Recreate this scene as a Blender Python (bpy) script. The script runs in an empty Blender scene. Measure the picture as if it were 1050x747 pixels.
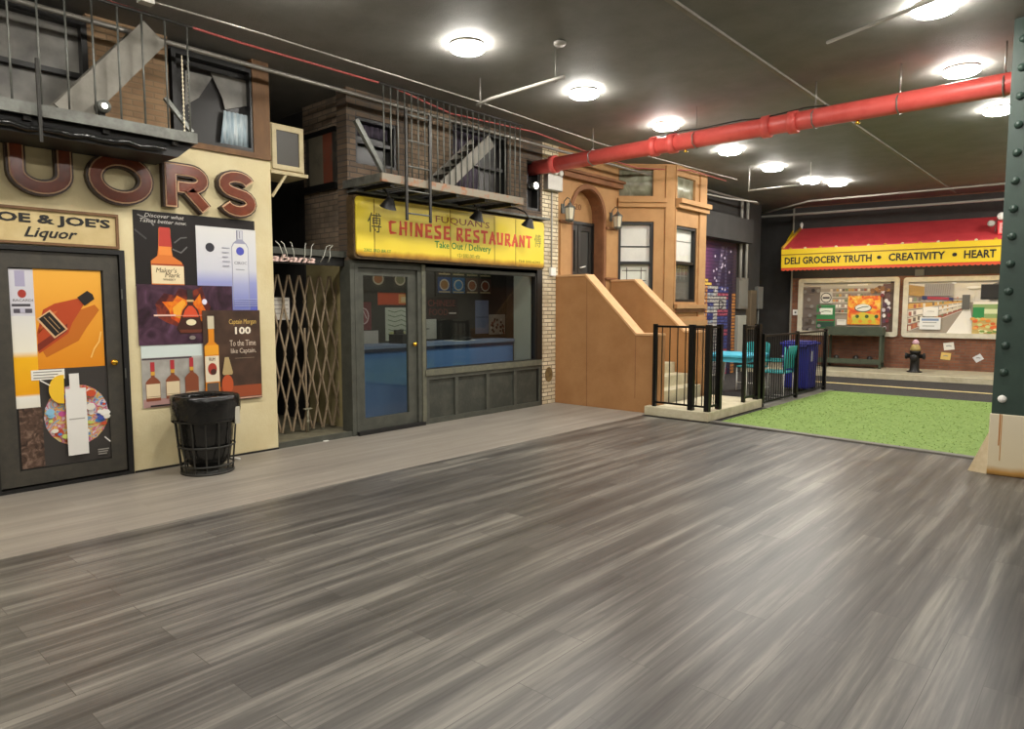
import bpy, math, random
from mathutils import Matrix, Vector
random.seed(7)
SC = bpy.context.scene
COL = SC.collection
PI = math.pi

# ------------------------------------------------------------------ materials
def lin(h):
    h = h.lstrip('#')
    o = []
    for i in (0, 2, 4):
        v = int(h[i:i+2], 16) / 255
        o.append(v / 12.92 if v <= .04045 else ((v + .055) / 1.055) ** 2.4)
    return (o[0], o[1], o[2], 1)

def base(name):
    m = bpy.data.materials.new(name)
    m.use_nodes = True
    nt = m.node_tree
    return m, nt, nt.nodes['Principled BSDF'], nt.nodes.new, nt.links.new

def mat(name, col, rough=.6, metal=0, col2=None, scale=6, amount=(.35, .7), bump=0, bscale=40, stretch=(1, 1, 1), emit=0, spec=.5, coat=0):
    m, nt, p, N, L = base(name)
    p.inputs['Base Color'].default_value = lin(col)
    p.inputs['Roughness'].default_value = rough
    p.inputs['Metallic'].default_value = metal
    p.inputs['Specular IOR Level'].default_value = spec
    p.inputs['Coat Weight'].default_value = coat
    if emit:
        p.inputs['Emission Color'].default_value = lin(col)
        p.inputs['Emission Strength'].default_value = emit
    if col2 or bump:
        g = N('ShaderNodeNewGeometry')
        mp = N('ShaderNodeMapping')
        mp.inputs['Scale'].default_value = stretch
        L(g.outputs['Position'], mp.inputs['Vector'])
    if col2:
        t = N('ShaderNodeTexNoise')
        t.inputs['Scale'].default_value = scale
        t.inputs['Detail'].default_value = 6
        t.inputs['Roughness'].default_value = .65
        L(mp.outputs['Vector'], t.inputs['Vector'])
        r = N('ShaderNodeValToRGB')
        r.color_ramp.elements[0].position = amount[0]
        r.color_ramp.elements[1].position = amount[1]
        r.color_ramp.elements[0].color = lin(col)
        r.color_ramp.elements[1].color = lin(col2)
        L(t.outputs['Fac'], r.inputs['Fac'])
        L(r.outputs['Color'], p.inputs['Base Color'])
    if bump:
        t2 = N('ShaderNodeTexNoise')
        t2.inputs['Scale'].default_value = bscale
        t2.inputs['Detail'].default_value = 4
        L(mp.outputs['Vector'], t2.inputs['Vector'])
        b = N('ShaderNodeBump')
        b.inputs['Strength'].default_value = bump
        b.inputs['Distance'].default_value = .02
        L(t2.outputs['Fac'], b.inputs['Height'])
        L(b.outputs['Normal'], p.inputs['Normal'])
    return m

def brickmat(name, c1, c2, mortar, axis, w=.2, h=.067, rough=.85, dirt=None, mort=.008, bump=.5):
    m, nt, p, N, L = base(name)
    p.inputs['Roughness'].default_value = rough
    g = N('ShaderNodeNewGeometry'); s = N('ShaderNodeSeparateXYZ'); c = N('ShaderNodeCombineXYZ')
    L(g.outputs['Position'], s.inputs[0])
    L(s.outputs[axis], c.inputs[0]); L(s.outputs['Z'], c.inputs[1])
    b = N('ShaderNodeTexBrick')
    b.inputs['Scale'].default_value = 1
    b.inputs['Brick Width'].default_value = w
    b.inputs['Row Height'].default_value = h
    b.inputs['Mortar Size'].default_value = mort
    b.inputs['Mortar Smooth'].default_value = .3
    b.inputs['Color1'].default_value = lin(c1); b.inputs['Color2'].default_value = lin(c2)
    b.inputs['Mortar'].default_value = lin(mortar)
    L(c.outputs[0], b.inputs['Vector'])
    n = N('ShaderNodeTexNoise'); n.inputs['Scale'].default_value = 4; n.inputs['Detail'].default_value = 8
    L(g.outputs['Position'], n.inputs['Vector'])
    r = N('ShaderNodeValToRGB'); r.color_ramp.elements[0].position = .45; r.color_ramp.elements[1].position = .75
    L(n.outputs['Fac'], r.inputs['Fac'])
    mx = N('ShaderNodeMixRGB'); mx.blend_type = 'MIX'
    L(r.outputs['Color'], mx.inputs['Fac'])
    L(b.outputs['Color'], mx.inputs['Color1']); mx.inputs['Color2'].default_value = lin(dirt or mortar)
    L(mx.outputs['Color'], p.inputs['Base Color'])
    bp = N('ShaderNodeBump'); bp.inputs['Strength'].default_value = bump; bp.inputs['Distance'].default_value = .01; bp.invert = True
    L(b.outputs['Fac'], bp.inputs['Height']); L(bp.outputs['Normal'], p.inputs['Normal'])
    return m

def plankmat(name, c_dark, c_mid, c_light, pw=1.25, ph=.18, rough=.42, gap='#262320', streak=1.0, roughvar=.12):
    m, nt, p, N, L = base(name)
    g = N('ShaderNodeNewGeometry'); s = N('ShaderNodeSeparateXYZ'); c = N('ShaderNodeCombineXYZ')
    L(g.outputs['Position'], s.inputs[0]); L(s.outputs['Y'], c.inputs[0]); L(s.outputs['X'], c.inputs[1])
    b = N('ShaderNodeTexBrick'); b.offset = .37
    b.inputs['Scale'].default_value = 1; b.inputs['Brick Width'].default_value = pw; b.inputs['Row Height'].default_value = ph
    b.inputs['Mortar Size'].default_value = .0016; b.inputs['Mortar Smooth'].default_value = 0; b.inputs['Bias'].default_value = 0
    b.inputs['Color1'].default_value = (0, 0, 0, 1); b.inputs['Color2'].default_value = (1, 1, 1, 1); b.inputs['Mortar'].default_value = (.5, .5, .5, 1)
    L(c.outputs[0], b.inputs['Vector'])
    # long grain streaks, shifted per plank
    mp = N('ShaderNodeMapping'); mp.inputs['Scale'].default_value = (.32, 8, 1)
    ad = N('ShaderNodeVectorMath'); ad.operation = 'ADD'
    sc = N('ShaderNodeVectorMath'); sc.operation = 'SCALE'; sc.inputs['Scale'].default_value = 37
    L(b.outputs['Color'], sc.inputs[0]); L(c.outputs[0], ad.inputs[0]); L(sc.outputs[0], ad.inputs[1]); L(ad.outputs[0], mp.inputs['Vector'])
    n1 = N('ShaderNodeTexNoise'); n1.inputs['Scale'].default_value = 1; n1.inputs['Detail'].default_value = 7; n1.inputs['Roughness'].default_value = .62
    L(mp.outputs['Vector'], n1.inputs['Vector'])
    mp2 = N('ShaderNodeMapping'); mp2.inputs['Scale'].default_value = (1.2, 55, 1); L(ad.outputs[0], mp2.inputs['Vector'])
    n2 = N('ShaderNodeTexNoise'); n2.inputs['Scale'].default_value = 1; n2.inputs['Detail'].default_value = 3; L(mp2.outputs['Vector'], n2.inputs['Vector'])
    def math_(op, a, bb):
        q = N('ShaderNodeMath'); q.operation = op
        for i, v in enumerate((a, bb)):
            if isinstance(v, (int, float)): q.inputs[i].default_value = v
            else: L(v, q.inputs[i])
        return q.outputs[0]
    sp = N('ShaderNodeSeparateXYZ'); L(b.outputs['Color'], sp.inputs[0])
    mp0 = N('ShaderNodeMapping'); mp0.inputs['Scale'].default_value = (.4, 6.5, 1); L(c.outputs[0], mp0.inputs['Vector'])
    n0 = N('ShaderNodeTexNoise'); n0.inputs['Scale'].default_value = 1; n0.inputs['Detail'].default_value = 8; n0.inputs['Roughness'].default_value = .66; n0.inputs['Distortion'].default_value = .15
    L(mp0.outputs['Vector'], n0.inputs['Vector'])
    v = math_('ADD', math_('MULTIPLY', n1.outputs['Fac'], .24 * streak), math_('MULTIPLY', n2.outputs['Fac'], .16 * streak))
    v = math_('ADD', v, math_('MULTIPLY', n0.outputs['Fac'], .64 * streak))
    v = math_('ADD', v, math_('MULTIPLY', math_('SUBTRACT', sp.outputs[0], .5), .05))
    v = math_('ADD', v, .52 * (1 - streak))
    r = N('ShaderNodeValToRGB'); e = r.color_ramp.elements
    e[0].position = .39; e[0].color = lin(c_dark); e[1].position = .67; e[1].color = lin(c_light)
    k = e.new(.52); k.color = lin(c_mid)
    L(v, r.inputs['Fac'])
    mx = N('ShaderNodeMixRGB'); L(b.outputs['Fac'], mx.inputs['Fac']); L(r.outputs['Color'], mx.inputs['Color1']); mx.inputs['Color2'].default_value = lin(gap)
    L(mx.outputs['Color'], p.inputs['Base Color'])
    L(math_('ADD', math_('MULTIPLY', n1.outputs['Fac'], roughvar), rough), p.inputs['Roughness'])
    bp = N('ShaderNodeBump'); bp.inputs['Strength'].default_value = .12; bp.inputs['Distance'].default_value = .004
    L(n2.outputs['Fac'], bp.inputs['Height']); L(bp.outputs['Normal'], p.inputs['Normal'])
    return m

def glassmat(name, tint='#ffffff', gloss=.9, ior=1.45):
    m = bpy.data.materials.new(name); m.use_nodes = True
    nt = m.node_tree; N = nt.nodes.new; L = nt.links.new
    nt.nodes.remove(nt.nodes['Principled BSDF'])
    out = nt.nodes['Material Output']
    t = N('ShaderNodeBsdfTransparent'); t.inputs['Color'].default_value = lin(tint)
    gl = N('ShaderNodeBsdfGlossy'); gl.inputs['Roughness'].default_value = .03; gl.inputs['Color'].default_value = (gloss, gloss, gloss, 1)
    f = N('ShaderNodeFresnel'); ge = N('ShaderNodeNewGeometry'); mr = N('ShaderNodeMapRange')
    mr.inputs['To Min'].default_value = ior; mr.inputs['To Max'].default_value = 1 / ior
    L(ge.outputs['Backfacing'], mr.inputs['Value']); L(mr.outputs[0], f.inputs['IOR'])
    mx = N('ShaderNodeMixShader')
    L(f.outputs[0], mx.inputs[0]); L(t.outputs[0], mx.inputs[1]); L(gl.outputs[0], mx.inputs[2]); L(mx.outputs[0], out.inputs['Surface'])
    return m

def rampmat(name, axis, z0, z1, stops, rough=.5, noise=0, nscale=5):
    """colour printed along one world axis between z0 and z1"""
    m, nt, p, N, L = base(name)
    p.inputs['Roughness'].default_value = rough
    g = N('ShaderNodeNewGeometry'); s = N('ShaderNodeSeparateXYZ'); L(g.outputs['Position'], s.inputs[0])
    mr = N('ShaderNodeMapRange'); mr.inputs['From Min'].default_value = z0; mr.inputs['From Max'].default_value = z1
    L(s.outputs[axis], mr.inputs['Value'])
    src = mr.outputs[0]
    if noise:
        n = N('ShaderNodeTexNoise'); n.inputs['Scale'].default_value = nscale; n.inputs['Detail'].default_value = 6; L(g.outputs['Position'], n.inputs['Vector'])
        q = N('ShaderNodeMath'); q.operation = 'MULTIPLY_ADD'; L(n.outputs['Fac'], q.inputs[0]); q.inputs[1].default_value = noise
        q2 = N('ShaderNodeMath'); q2.operation = 'SUBTRACT'; L(mr.outputs[0], q2.inputs[0]); q2.inputs[1].default_value = noise / 2
        L(q2.outputs[0], q.inputs[2]); src = q.outputs[0]
    r = N('ShaderNodeValToRGB'); e = r.color_ramp.elements
    e[0].position, e[0].color = stops[0][0], lin(stops[0][1]); e[1].position, e[1].color = stops[-1][0], lin(stops[-1][1])
    for a, c in stops[1:-1]:
        k = e.new(a); k.color = lin(c)
    L(src, r.inputs['Fac']); L(r.outputs['Color'], p.inputs['Base Color'])
    return m

def blotchmat(name, cols, scale=6, rough=.5, detail=4, dist=0, stretch=(1, 1, 1)):
    m, nt, p, N, L = base(name)
    p.inputs['Roughness'].default_value = rough
    g = N('ShaderNodeNewGeometry'); mp = N('ShaderNodeMapping'); mp.inputs['Scale'].default_value = stretch
    L(g.outputs['Position'], mp.inputs['Vector'])
    n = N('ShaderNodeTexNoise'); n.inputs['Scale'].default_value = scale; n.inputs['Detail'].default_value = detail; n.inputs['Distortion'].default_value = dist
    L(mp.outputs['Vector'], n.inputs['Vector'])
    r = N('ShaderNodeValToRGB'); e = r.color_ramp.elements
    k = len(cols)
    e[0].position, e[0].color = .3, lin(cols[0]); e[1].position, e[1].color = .72, lin(cols[-1])
    for i in range(1, k - 1):
        q = e.new(.3 + .42 * i / (k - 1)); q.color = lin(cols[i])
    L(n.outputs['Fac'], r.inputs['Fac']); L(r.outputs['Color'], p.inputs['Base Color'])
    return m

# ------------------------------------------------------------------ mesh builder
def FR(o, u):
    u = Vector(u).normalized(); z = Vector((0, 0, 1)); n = u.cross(z)
    return Matrix(((u.x, z.x, n.x, o[0]), (u.y, z.y, n.y, o[1]), (u.z, z.z, n.z, o[2]), (0, 0, 0, 1)))
ID = Matrix()
W = FR((0, 0, 0), (0, 1, 0))            # shop fronts: a = y, b = z, c = x (out of the wall)
LOC = {}

class MB:
    def __init__(s, M=ID):
        s.M = M; s.v = []; s.f = []; s.mi = []; s.sm = []; s.mats = []
    def _m(s, m):
        if m is None: m = s.mats[-1] if s.mats else None
        if m not in s.mats: s.mats.append(m)
        return s.mats.index(m)
    def add(s, vs, fs, m=None, smooth=False):
        o = len(s.v); i = s._m(m)
        s.v += [s.M @ Vector(q) for q in vs]
        for f in fs:
            s.f.append([o + k for k in f]); s.mi.append(i); s.sm.append(smooth)
        return s
    def box(s, a0, a1, b0, b1, c0, c1, m=None):
        a0, a1 = sorted((a0, a1)); b0, b1 = sorted((b0, b1)); c0, c1 = sorted((c0, c1))
        vs = [(a, b, c) for a in (a0, a1) for b in (b0, b1) for c in (c0, c1)]
        return s.add(vs, [(0, 1, 3, 2), (4, 6, 7, 5), (0, 4, 5, 1), (2, 3, 7, 6), (0, 2, 6, 4), (1, 5, 7, 3)], m)
    def prism(s, pts, c0, c1, m=None, smooth=False):
        n = len(pts)
        ar = sum(pts[i][0] * pts[(i+1) % n][1] - pts[(i+1) % n][0] * pts[i][1] for i in range(n))
        if ar < 0: pts = pts[::-1]
        vs = [(a, b, c0) for a, b in pts] + [(a, b, c1) for a, b in pts]
        fs = [tuple(range(n - 1, -1, -1)), tuple(range(n, 2 * n))] + [(i, (i+1) % n, n + (i+1) % n, n + i) for i in range(n)]
        return s.add(vs, fs, m, smooth)
    def rbox(s, a0, a1, b0, b1, c0, c1, r, m=None, n=5):
        pts = []
        for (x, y, t0) in ((a1-r, b1-r, 0), (a0+r, b1-r, 90), (a0+r, b0+r, 180), (a1-r, b0+r, 270)):
            for i in range(n + 1):
                t = math.radians(t0 + 90 * i / n); pts.append((x + r * math.cos(t), y + r * math.sin(t)))
        return s.prism(pts, c0, c1, m)
    def rring(s, a0, a1, b0, b1, c0, c1, r, w, m=None, n=5):
        def loop(a0, a1, b0, b1, r):
            o = []
            for (x, y, t0) in ((a1-r, b1-r, 0), (a0+r, b1-r, 90), (a0+r, b0+r, 180), (a1-r, b0+r, 270)):
                for i in range(n + 1):
                    t = math.radians(t0 + 90 * i / n); o.append((x + r * math.cos(t), y + r * math.sin(t)))
            return o
        P = loop(a0, a1, b0, b1, r); Q = loop(a0+w, a1-w, b0+w, b1-w, max(.001, r-w)); k = len(P)
        vs = [(a, b, c) for c in (c0, c1) for a, b in P + Q]; fs = []
        for i in range(k):
            j = (i+1) % k
            fs += [(2*k+i, 2*k+j, 3*k+j, 3*k+i), (i, k+i, k+j, j), (i, j, 2*k+j, 2*k+i), (k+j, k+i, 3*k+i, 3*k+j)]
        return s.add(vs, fs, m)
    def frame(s, a0, a1, b0, b1, c0, c1, w, m=None, wb=None):
        return s.wall(a0, a1, b0, b1, c0, c1, [(a0+w, a1-w, b0+(w if wb is None else wb), b1-w)], m)
    def wall(s, a0, a1, b0, b1, c0, c1, holes, m=None):
        A = sorted({a0, a1} | {h for q in holes for h in q[:2] if a0 < h < a1}); B = sorted({b0, b1} | {h for q in holes for h in q[2:] if b0 < h < b1})
        na, nb = len(A) - 1, len(B) - 1
        def keep(i, j):
            if not (0 <= i < na and 0 <= j < nb): return False
            x, y = (A[i]+A[i+1])/2, (B[j]+B[j+1])/2
            return not any(q[0] < x < q[1] and q[2] < y < q[3] for q in holes)
        idx = {}; vs = []; fs = []
        def V(i, j, k):
            if (i, j, k) not in idx:
                idx[(i, j, k)] = len(vs); vs.append((A[i], B[j], (c0, c1)[k]))
            return idx[(i, j, k)]
        for i in range(na):
            for j in range(nb):
                if not keep(i, j): continue
                fs.append((V(i,j,1), V(i+1,j,1), V(i+1,j+1,1), V(i,j+1,1))); fs.append((V(i,j,0), V(i,j+1,0), V(i+1,j+1,0), V(i+1,j,0)))
                if not keep(i-1, j): fs.append((V(i,j,0), V(i,j,1), V(i,j+1,1), V(i,j+1,0)))
                if not keep(i+1, j): fs.append((V(i+1,j,1), V(i+1,j,0), V(i+1,j+1,0), V(i+1,j+1,1)))
                if not keep(i, j-1): fs.append((V(i,j,0), V(i+1,j,0), V(i+1,j,1), V(i,j,1)))
                if not keep(i, j+1): fs.append((V(i,j+1,1), V(i+1,j+1,1), V(i+1,j+1,0), V(i,j+1,0)))
        return s.add(vs, fs, m)
    def tube(s, pts, r, m=None, n=8, closed=False, flat=False):
        P = [Vector(p) for p in pts]; k = len(P); R = r if isinstance(r, (list, tuple)) else [r] * k
        vs = []; fs = []; prev = None
        for i in range(k):
            if closed: d = P[(i+1) % k] - P[i-1]
            else: d = P[min(i+1, k-1)] - P[max(i-1, 0)]
            d.normalize()
            if prev is None:
                ref = Vector((0, 0, 1)) if abs(d.z) < .9 else Vector((1, 0, 0)); u = d.cross(ref).normalized()
            else:
                u = (prev - d * prev.dot(d)).normalized()
            prev = u; w = d.cross(u)
            for j in range(n):
                t = 2 * PI * (j + .5) / n; vs.append(tuple(P[i] + (u * math.cos(t) + w * math.sin(t)) * R[i]))
        for i in range(k if closed else k - 1):
            a = i * n; b = ((i+1) % k) * n
            for j in range(n): fs.append((a+j, a+(j+1) % n, b+(j+1) % n, b+j))
        if not closed: fs += [tuple(range(n-1, -1, -1)), tuple(range((k-1)*n, k*n))]
        return s.add(vs, fs, m, not flat and n > 4)
    def bar(s, p, q, w, m=None):
        return s.tube([p, q], w * .7071, m, 4)
    def lathe(s, prof, c, m=None, n=20, ax=2, smooth=True, cap=True):
        vs = []; fs = []
        for r, h in prof:
            for j in range(n):
                t = 2 * PI * j / n; p = [0, 0, 0]; p[ax] = c[ax] + h; p[(ax+1) % 3] = c[(ax+1) % 3] + r * math.cos(t); p[(ax+2) % 3] = c[(ax+2) % 3] + r * math.sin(t); vs.append(tuple(p))
        for i in range(len(prof) - 1):
            for j in range(n): fs.append((i*n+j, i*n+(j+1) % n, (i+1)*n+(j+1) % n, (i+1)*n+j))
        if cap: fs += [tuple(range(n-1, -1, -1)), tuple(range((len(prof)-1)*n, len(prof)*n))]
        return s.add(vs, fs, m, smooth)
    def ribbon(s, pts, w, c0, c1, m=None, closed=False):
        P = [Vector((p[0], p[1])) for p in pts]; k = len(P); Wd = w if isinstance(w, (list, tuple)) else [w] * k
        Lf = []; Rt = []
        for i in range(k):
            if closed: d0 = (P[i] - P[i-1]).normalized(); d1 = (P[(i+1) % k] - P[i]).normalized()
            else:
                d0 = (P[i] - P[i-1]).normalized() if i else (P[1] - P[0]).normalized(); d1 = (P[i+1] - P[i]).normalized() if i < k-1 else d0
            nn = Vector((-(d0.y + d1.y), d0.x + d1.x)); nn.normalize()
            q = max(.5, nn.dot(Vector((-d1.y, d1.x)))); off = nn * (Wd[i] / 2 / q)
            Lf.append(P[i] + off); Rt.append(P[i] - off)
        vs = [(p.x, p.y, c) for c in (c0, c1) for p in Lf + Rt]; fs = []
        for i in range(k if closed else k - 1):
            j = (i+1) % k
            fs += [(2*k+i, 3*k+i, 3*k+j, 2*k+j), (i, j, k+j, k+i), (i, 2*k+i, 2*k+j, j), (k+j, 3*k+j, 3*k+i, k+i)]
        if not closed: fs += [(0, k, 3*k, 2*k), (k-1, 3*k-1, 4*k-1, 2*k-1)]
        return s.add(vs, fs, m)
    def text(s, body, a0, a1, b0, b1, c0, c1, m=None, bold=0.0, shear=0, vert=False):
        cu = bpy.data.curves.new('lettering', 'FONT'); cu.body = body; cu.extrude = .5; cu.offset = bold; cu.shear = shear; cu.resolution_u = 2
        o = bpy.data.objects.new('lettering', cu); COL.objects.link(o); bpy.context.view_layer.update()
        me = bpy.data.meshes.new_from_object(o.evaluated_get(bpy.context.evaluated_depsgraph_get()))
        X = [v.co.x for v in me.vertices]; Y = [v.co.y for v in me.vertices]
        x0, x1, y0, y1 = min(X), max(X), min(Y), max(Y)
        vs = [(a0 + (v.co.x - x0) / (x1 - x0) * (a1 - a0), b0 + (v.co.y - y0) / (y1 - y0) * (b1 - b0), c0 + (v.co.z + .5) * (c1 - c0)) for v in me.vertices]
        s.add(vs, [tuple(p.vertices) for p in me.polygons], m)
        bpy.data.objects.remove(o); bpy.data.curves.remove(cu); bpy.data.meshes.remove(me)
        return s
    def disc(s, a, b, ra, rb, c0, c1, m=None, n=20, t0=0, t1=360):
        pts = [(a + ra * math.cos(math.radians(t0 + (t1-t0) * i / n)), b + rb * math.sin(math.radians(t0 + (t1-t0) * i / n))) for i in range(n + (1 if t1-t0 < 360 else 0))]
        return s.prism(pts, c0, c1, m)
    def build(s, name, parent=None, label=None, cat=None, group=None, kind=None, bevel=0):
        if parent is None:
            lo = [min(v[i] for v in s.v) for i in range(3)]; hi = [max(v[i] for v in s.v) for i in range(3)]
            org = Vector(((lo[0]+hi[0])/2, (lo[1]+hi[1])/2, lo[2]))
        else: org = LOC[parent]
        me = bpy.data.meshes.new(name); me.from_pydata([v - org for v in s.v], [], s.f)
        for m in s.mats: me.materials.append(m)
        for p, i, q in zip(me.polygons, s.mi, s.sm): p.material_index = i; p.use_smooth = q
        me.update()
        o = bpy.data.objects.new(name, me); COL.objects.link(o)
        LOC[o] = org
        if parent is None: o.location = org
        else: o.parent = parent
        if bevel:
            b = o.modifiers.new('bevel', 'BEVEL'); b.width = bevel; b.segments = 2; b.limit_method = 'ANGLE'; b.angle_limit = math.radians(40)
        return tag(o, label, cat, group, kind)

def tag(o, label=None, cat=None, group=None, kind=None):
    if label: o['label'] = label
    if cat: o['category'] = cat
    if group: o['group'] = group
    if kind: o['kind'] = kind
    return o
def thing(name, loc, label, cat, group=None, kind=None):
    o = bpy.data.objects.new(name, None); COL.objects.link(o); o.location = loc; LOC[o] = Vector(loc); o.empty_display_size = .1
    return tag(o, label, cat, group, kind)
def kids(o): return [x for x in list(COL.objects) if x.parent is o]
def dup(root, loc, label, rz=0, group=None):
    r = root.copy(); COL.objects.link(r); r.location = loc; r.rotation_euler = (0, 0, rz); r['label'] = label; LOC[r] = Vector(loc)
    if group: r['group'] = group
    for ch in kids(root):
        c = ch.copy(); COL.objects.link(c); c.parent = r
        for g in kids(ch):
            d = g.copy(); COL.objects.link(d); d.parent = c
    return r
def arc(cx, cy, rx, ry, t0, t1, n=14):
    return [(cx + rx * math.cos(math.radians(t0 + (t1-t0) * i / n)), cy + ry * math.sin(math.radians(t0 + (t1-t0) * i / n))) for i in range(n + 1)]

# ------------------------------------------------------------------ palette
M = {}
M['floor'] = plankmat('dark_plank', '#353331', '#575450', '#8a867d', rough=.30, gap='#45413d')
M['strip'] = plankmat('taupe_plank', '#7a736b', '#8d867c', '#a0988d', pw=1.0, ph=.16, rough=.40, gap='#857b70', streak=.8)
M['asphalt'] = mat('asphalt', '#3d3a37', .85, col2='#2c2a28', scale=9, bump=.3, bscale=120)
M['concrete'] = mat('pale_concrete', '#cfc7ab', .8, col2='#b3a98a', scale=5, bump=.15, bscale=60)
M['sidewalk'] = mat('sidewalk_concrete', '#b0a78c', .85, col2='#96907a', scale=4, bump=.15, bscale=50)
M['yellow_line'] = mat('yellow_road_paint', '#f2dfa0', .7, col2='#d9c07c', scale=14)
M['ceiling'] = mat('ceiling_paint', '#817f7a', .75, col2='#75736e', scale=3, bump=.25, bscale=90)
M['ceil_trim'] = mat('ceiling_trim_paint', '#8f897f', .7, col2='#807a70', scale=8)
M['dark_wall'] = mat('dark_wall_paint', '#3a3836', .8, col2='#312f2d', scale=3)
M['back_wall'] = mat('back_wall_paint', '#c2bcb0', .8)
M['beige'] = mat('beige_stucco', '#dccfa6', .75, col2='#d0bf92', scale=2.2, bump=.1, bscale=50)
M['beige_panel'] = mat('beige_sign_panel', '#cdb988', .7, col2='#bda672', scale=5)
M['wood'] = mat('brown_wood', '#7a5836', .65, col2='#5c4026', scale=6, stretch=(1, 1, .3))
M['black_frame'] = mat('charcoal_door_paint', '#464239', .5, col2='#383530', scale=10, bump=.05)
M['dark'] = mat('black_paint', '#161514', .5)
M['iron'] = mat('black_iron', '#23221f', .45, metal=.3, col2='#32302b', scale=20)
M['grey_iron'] = mat('weathered_grey_iron', '#6e706a', .5, metal=.3, col2='#4d4c46', scale=9)
M['grey_board'] = mat('grey_painted_board', '#7f7b71', .7, col2='#6a665c', scale=5)
M['rust_iron'] = mat('rusty_iron', '#7d7566', .6, metal=.2, col2='#8a5a38', scale=9, amount=(.5, .62))
M['brass'] = mat('brass', '#d6a93f', .25, metal=1)
M['white'] = mat('white_paint', '#e9e7e0', .5)
M['offwhite'] = mat('cream_paint', '#d8ccb0', .55)
M['letter_edge'] = mat('letter_dark_brown', '#341d12', .4)
M['letter_rim'] = mat('letter_cream_rim', '#c9a27c', .4)
M['letter_face'] = mat('letter_oxblood_face', '#7c3a22', .22, col2='#502717', scale=5)
M['ink'] = mat('black_ink', '#15120f', .6)
M['brick_tan'] = brickmat('tan_brick', '#a98a68', '#8f7153', '#8d775c', 'Y', .19, .052, dirt='#7a6148')
M['brick_dark'] = brickmat('sooty_brick_front', '#6f5c49', '#5a4a3b', '#46403a', 'Y', .2, .065, dirt='#4e4740')
M['brick_side'] = brickmat('sooty_brick_side', '#a08b75', '#8a7662', '#675e52', 'X', .2, .065, dirt='#6a5f52')
M['brick_pale'] = brickmat('whitewashed_brick', '#e6dabd', '#cfbf9e', '#7a6d59', 'Y', .2, .062, dirt='#b3a285', bump=.8)
M['brick_red'] = brickmat('red_brick', '#8a5a41', '#744835', '#6b5a4b', 'X', .2, .066, dirt='#63402f')
M['olive'] = mat('olive_plaster', '#a3966c', .8, col2='#857950', scale=3, bump=.1)
M['gate_metal'] = mat('tan_gate_steel', '#a6947a', .5, metal=.2, col2='#8a7862', scale=12)
M['rust'] = mat('rust', '#7a4a26', .8, col2='#5a3519', scale=15)
M['green_grey'] = mat('weathered_green_grey_wood', '#4f5047', .6, col2='#3f4039', scale=7, bump=.1, bscale=30)
M['kick'] = mat('weathered_kick_panel', '#383a33', .65, col2='#4c4c42', scale=5, amount=(.45, .75), bump=.15, bscale=25)
M['frame_edge'] = mat('worn_olive_trim', '#6b6a58', .6, col2='#54544a', scale=12)
M['blue'] = mat('blue_counter_laminate', '#6489c4', .45, col2='#5a7fb8', scale=3)
M['dark_blue'] = mat('dark_blue_shade', '#22365c', .4)
M['glass'] = glassmat('window_glass', '#e8ece9')
M['glass_clear'] = glassmat('clear_window_glass', '#ffffff', .9, 1.22)
M['yellow_sign'] = rampmat('rusty_yellow_sign', 'Z', 2.14, 2.83, [(0, '#6b4a14'), (.06, '#b98a1e'), (.13, '#ecd13a'), (.6, '#f0d840'), (1, '#dcc236')], .35, .09, 7)
M['red_ink'] = mat('red_sign_paint', '#e5532e', .5)
M['dkred_ink'] = mat('maroon_sign_paint', '#8c3a1a', .5)
M['green_ink'] = mat('green_sign_paint', '#2c8436', .5)
M['stucco'] = mat('orange_brown_stucco', '#ad7f50', .85, col2='#9c6e42', scale=2.0, bump=.25, bscale=70)
M['stucco2'] = mat('tan_brownstone', '#b58a5a', .8, col2='#a67b4e', scale=3, bump=.15, bscale=60)
M['stucco_dark'] = mat('dark_brownstone_trim', '#8a5c3a', .8, col2='#764c2f', scale=4)
M['coping'] = mat('pale_tan_coping', '#d6ab7c', .75, col2='#c99a69', scale=6)
M['black_window'] = mat('black_window_frame', '#1b1a18', .4)
M['blind'] = mat('white_blind', '#dddcd4', .6, col2='#d2d1c9', scale=5)
M['sheet'] = blotchmat('milky_plastic_sheet', ['#74745f', '#8f907c', '#b0b19e'], 4, .3, 5, 1.5)
M['fence'] = mat('black_fence_iron', '#141312', .35, metal=.4)
M['cyan'] = mat('light_blue_plastic', '#55c3e0', .4)
M['teal'] = mat('teal_plastic', '#2b9a9c', .4)
M['bin_blue'] = mat('blue_bin_plastic', '#2a2f8f', .4)
M['red_pipe'] = mat('red_pipe_paint', '#e6625a', .4, col2='#d9524a', scale=5, amount=(.45, .7))
M['pipe_grey'] = mat('galvanised_pipe', '#8f8b83', .4, metal=.5)
M['pipe_white'] = mat('white_pipe', '#a8a49b', .45)
M['red_wire'] = mat('red_cable', '#a5504a', .5)
M['col_green'] = mat('dark_green_steel', '#35483f', .45, col2='#2b3c35', scale=3, bump=.06, bscale=30)
M['col_base'] = rampmat('rust_stained_cream_plinth', 'Z', 0, .57, [(0, '#6a4a1e'), (.07, '#b98a42'), (.17, '#d9caa9'), (1, '#d9cdb2')], .6, .1, 6)
M['deli_red'] = mat('red_awning_paint', '#d5474b', .5, col2='#c63c42', scale=3)
M['deli_yellow'] = mat('yellow_awning_paint', '#f0cc12', .45)
M['deli_gold'] = mat('gold_trim_paint', '#d7a128', .45)
M['deli_orange'] = mat('orange_red_scallop', '#e0502a', .5)
M['deli_frame'] = mat('pale_window_frame', '#d3cdb9', .5, col2='#c0baa5', scale=8)
M['stall'] = mat('dark_green_stall_paint', '#49523f', .6, col2='#3a4233', scale=6)
M['lamp_glass'] = mat('lamp_diffuser', '#fffaf1', .4, emit=160)
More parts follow.
